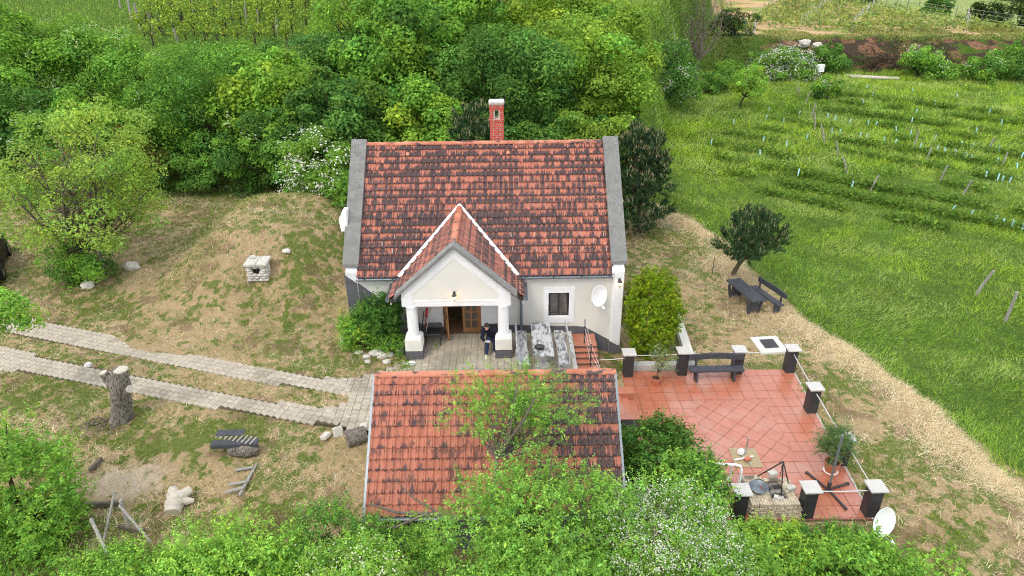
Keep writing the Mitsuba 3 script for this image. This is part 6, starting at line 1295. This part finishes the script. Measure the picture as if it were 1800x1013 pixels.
# meadow
LS = []
for n, y0, y1, hh, ww in ((430000, -10, 22, (.12, .32), (.012, .024)), (250000, 22, 58, (.25, .55), (.03, .055))):
    p = scatter(n, 6, 62, y0, y1, rgs); ed = edge_x(p[:, 1])+(N3(p, .9, 3)-.5)*.6; m = (p[:, 0] > ed) | (p[:, 1] > 13.5); m &= p[:, 1] < 55.6-.06*(p[:, 0]-30); p = p[m]; k = len(p)
    big = N3(p, .13, 2); md = N3(p, .7, 6)
    base = np.where((big*.6+md*.4 > .5)[:, None], np.array([.32, .48, .055]), np.array([.23, .385, .052]))
    tf = N3(p, 2.3, 15); hs = (1+.9*(N3(p, .8, 9)-.45))*(.45+1.2*tf)
    col = base*tint((1, 1, 1), k, rgs, .22, .10); sd = rgs.random(k) < .06+.12*(N3(p, .35, 12) > .58); col[sd] = tint((.40, .43, .20), sd.sum(), rgs, .15, .06)
    pale = (N3(p*[1, 1.6], .42, 21) > .60) & (rgs.random(k) < .6); col[pale] = tint((.38, .50, .13), pale.sum(), rgs, .15, .06)
    wd = np.stack([N3(p, .5, 31)-.35, N3(p, .5, 37)-.6], -1)*1.5
    LS.append(blades(p, rgs.uniform(*hh, k)*hs*np.where(md > .45, 1, .72), rgs.uniform(*ww, k), col, rgs, lean=.75, windd=wd))
lab(addleaf('meadow_grass', merge(LS), bsdf='grass'), 'tall lush green meadow grass on the slope', 'grass', kind='stuff')
# hill grass by the left vineyard, plateau edge and bank top
LS = []
p = scatter(55000, -48, 8, 14, 55, rgs); k = len(p)
LS.append(blades(p, rgs.uniform(.15, .4, k), rgs.uniform(.04, .07, k), tint((.26, .40, .07), k, rgs, .22, .12), rgs, lean=.5))
p = scatter(60000, 10, 62, 56, 70, rgs); yb_ = 56-.06*(p[:, 0]-30); gr_ = N3(p, .30, 5); p = p[(p[:, 1] > yb_+3.4) & ((gr_ > .52) | (p[:, 1] < yb_+6.5)) | (p[:, 0] < 25)]; k = len(p)
LS.append(blades(p, rgs.uniform(.15, .40, k), rgs.uniform(.05, .09, k), tint((.27, .30, .09), k, rgs, .25, .2), rgs, lean=.7))
p = scatter(30000, 14, 56, 54.5, 61, rgs); yb_ = 56-.06*(p[:, 0]-30); p = p[(N3(p, .5, 7) > np.where(p[:, 0] < 31, .22, .58))]; k = len(p)
LS.append(blades(p, rgs.uniform(.15, .45, k), rgs.uniform(.05, .09, k), tint((.14, .20, .055), k, rgs, .25, .2), rgs, lean=.7))
lab(addleaf('hill_grass', merge(LS), bsdf='grass'), 'rough green grass on the hillside and along the bank', 'grass', kind='stuff')
# leafy ground cover filling the foot of the picture
rc = np.random.default_rng(415); LS = []
for x0, x1, y0, y1, n in ((-13, -3, -12.5, -9.0, 15000), (5, 12, -12.5, -9.0, 9000), (-3, 5, -13, -9.3, 6000)):
    p = np.c_[rc.uniform(x0, x1, n), rc.uniform(y0, y1, n)]; top = (-9.35 if x0 < -3 else -9.5)+1.1*(meshkit.noise(np.c_[p*.8, np.zeros(n)])-.5)
    p = p[p[:, 1] < top]; p = p[~shapely.contains_xy(keep_out, p[:, 0], p[:, 1])]; n = len(p); h = .5*meshkit.noise(np.c_[p*1.3, np.zeros(n)+4])
    L_ = .10*np.exp(rc.normal(0, .3, n)); LS.append(leaf_mesh(np.c_[p, gz(p[:, 0], p[:, 1])+.04+h*rc.random(n)**.4], rc.normal(0, .5, (n, 3))+[0, 0, .9], L_, L_*.5, np.where((meshkit.noise(np.c_[p*.9, np.zeros(n)+8]) > .5)[:, None], tint(K['rob'], n, rc, .22, .1), tint(K['bright'], n, rc, .22, .1)), rc))
lab(addleaf('ground_cover', merge(LS)), 'rank green weeds covering the ground along the bottom edge', 'weeds', kind='stuff')
# weeds growing by walls, posts and between pavers
rw = np.random.default_rng(420); LS = []
for x, y, n, s in [(-2.75, -1.0, 60, .2), (-2.72, -2.2, 70, .2), (-1.75, -.95, 14, .1), (5.0, -4.6, 60, .3), (9.5, -8.9, 160, .25), (10.9, -2.5, 40, .3), (-2.85, -1.75, 60, .25), (10.4, -9.6, 120, .4), (12.2, -8.7, 30, .3), (-3.0, -3.0, 30, .15), (4.95, -.9, 50, .2), (6.4, -.55, 90, .4)]:
    p = np.c_[rw.normal(x, s, n), rw.normal(y, s, n)]; z = np.where(shapely.contains_xy(pave_poly, p[:, 0], p[:, 1]), 0.03, gz(p[:, 0], p[:, 1])); L_ = .09*np.exp(rw.normal(0, .3, n))
    LS.append(leaf_mesh(np.c_[p, z+.03+np.abs(rw.normal(0, .07, n))], rw.normal(0, .6, (n, 3))+[0, 0, .8], L_, L_*.55, tint((.2, .32, .05), n, rw, .2, .12), rw))
lab(addleaf('small_weeds', merge(LS)), 'small leafy weeds growing along walls, posts and paving edges', 'weeds', kind='stuff')
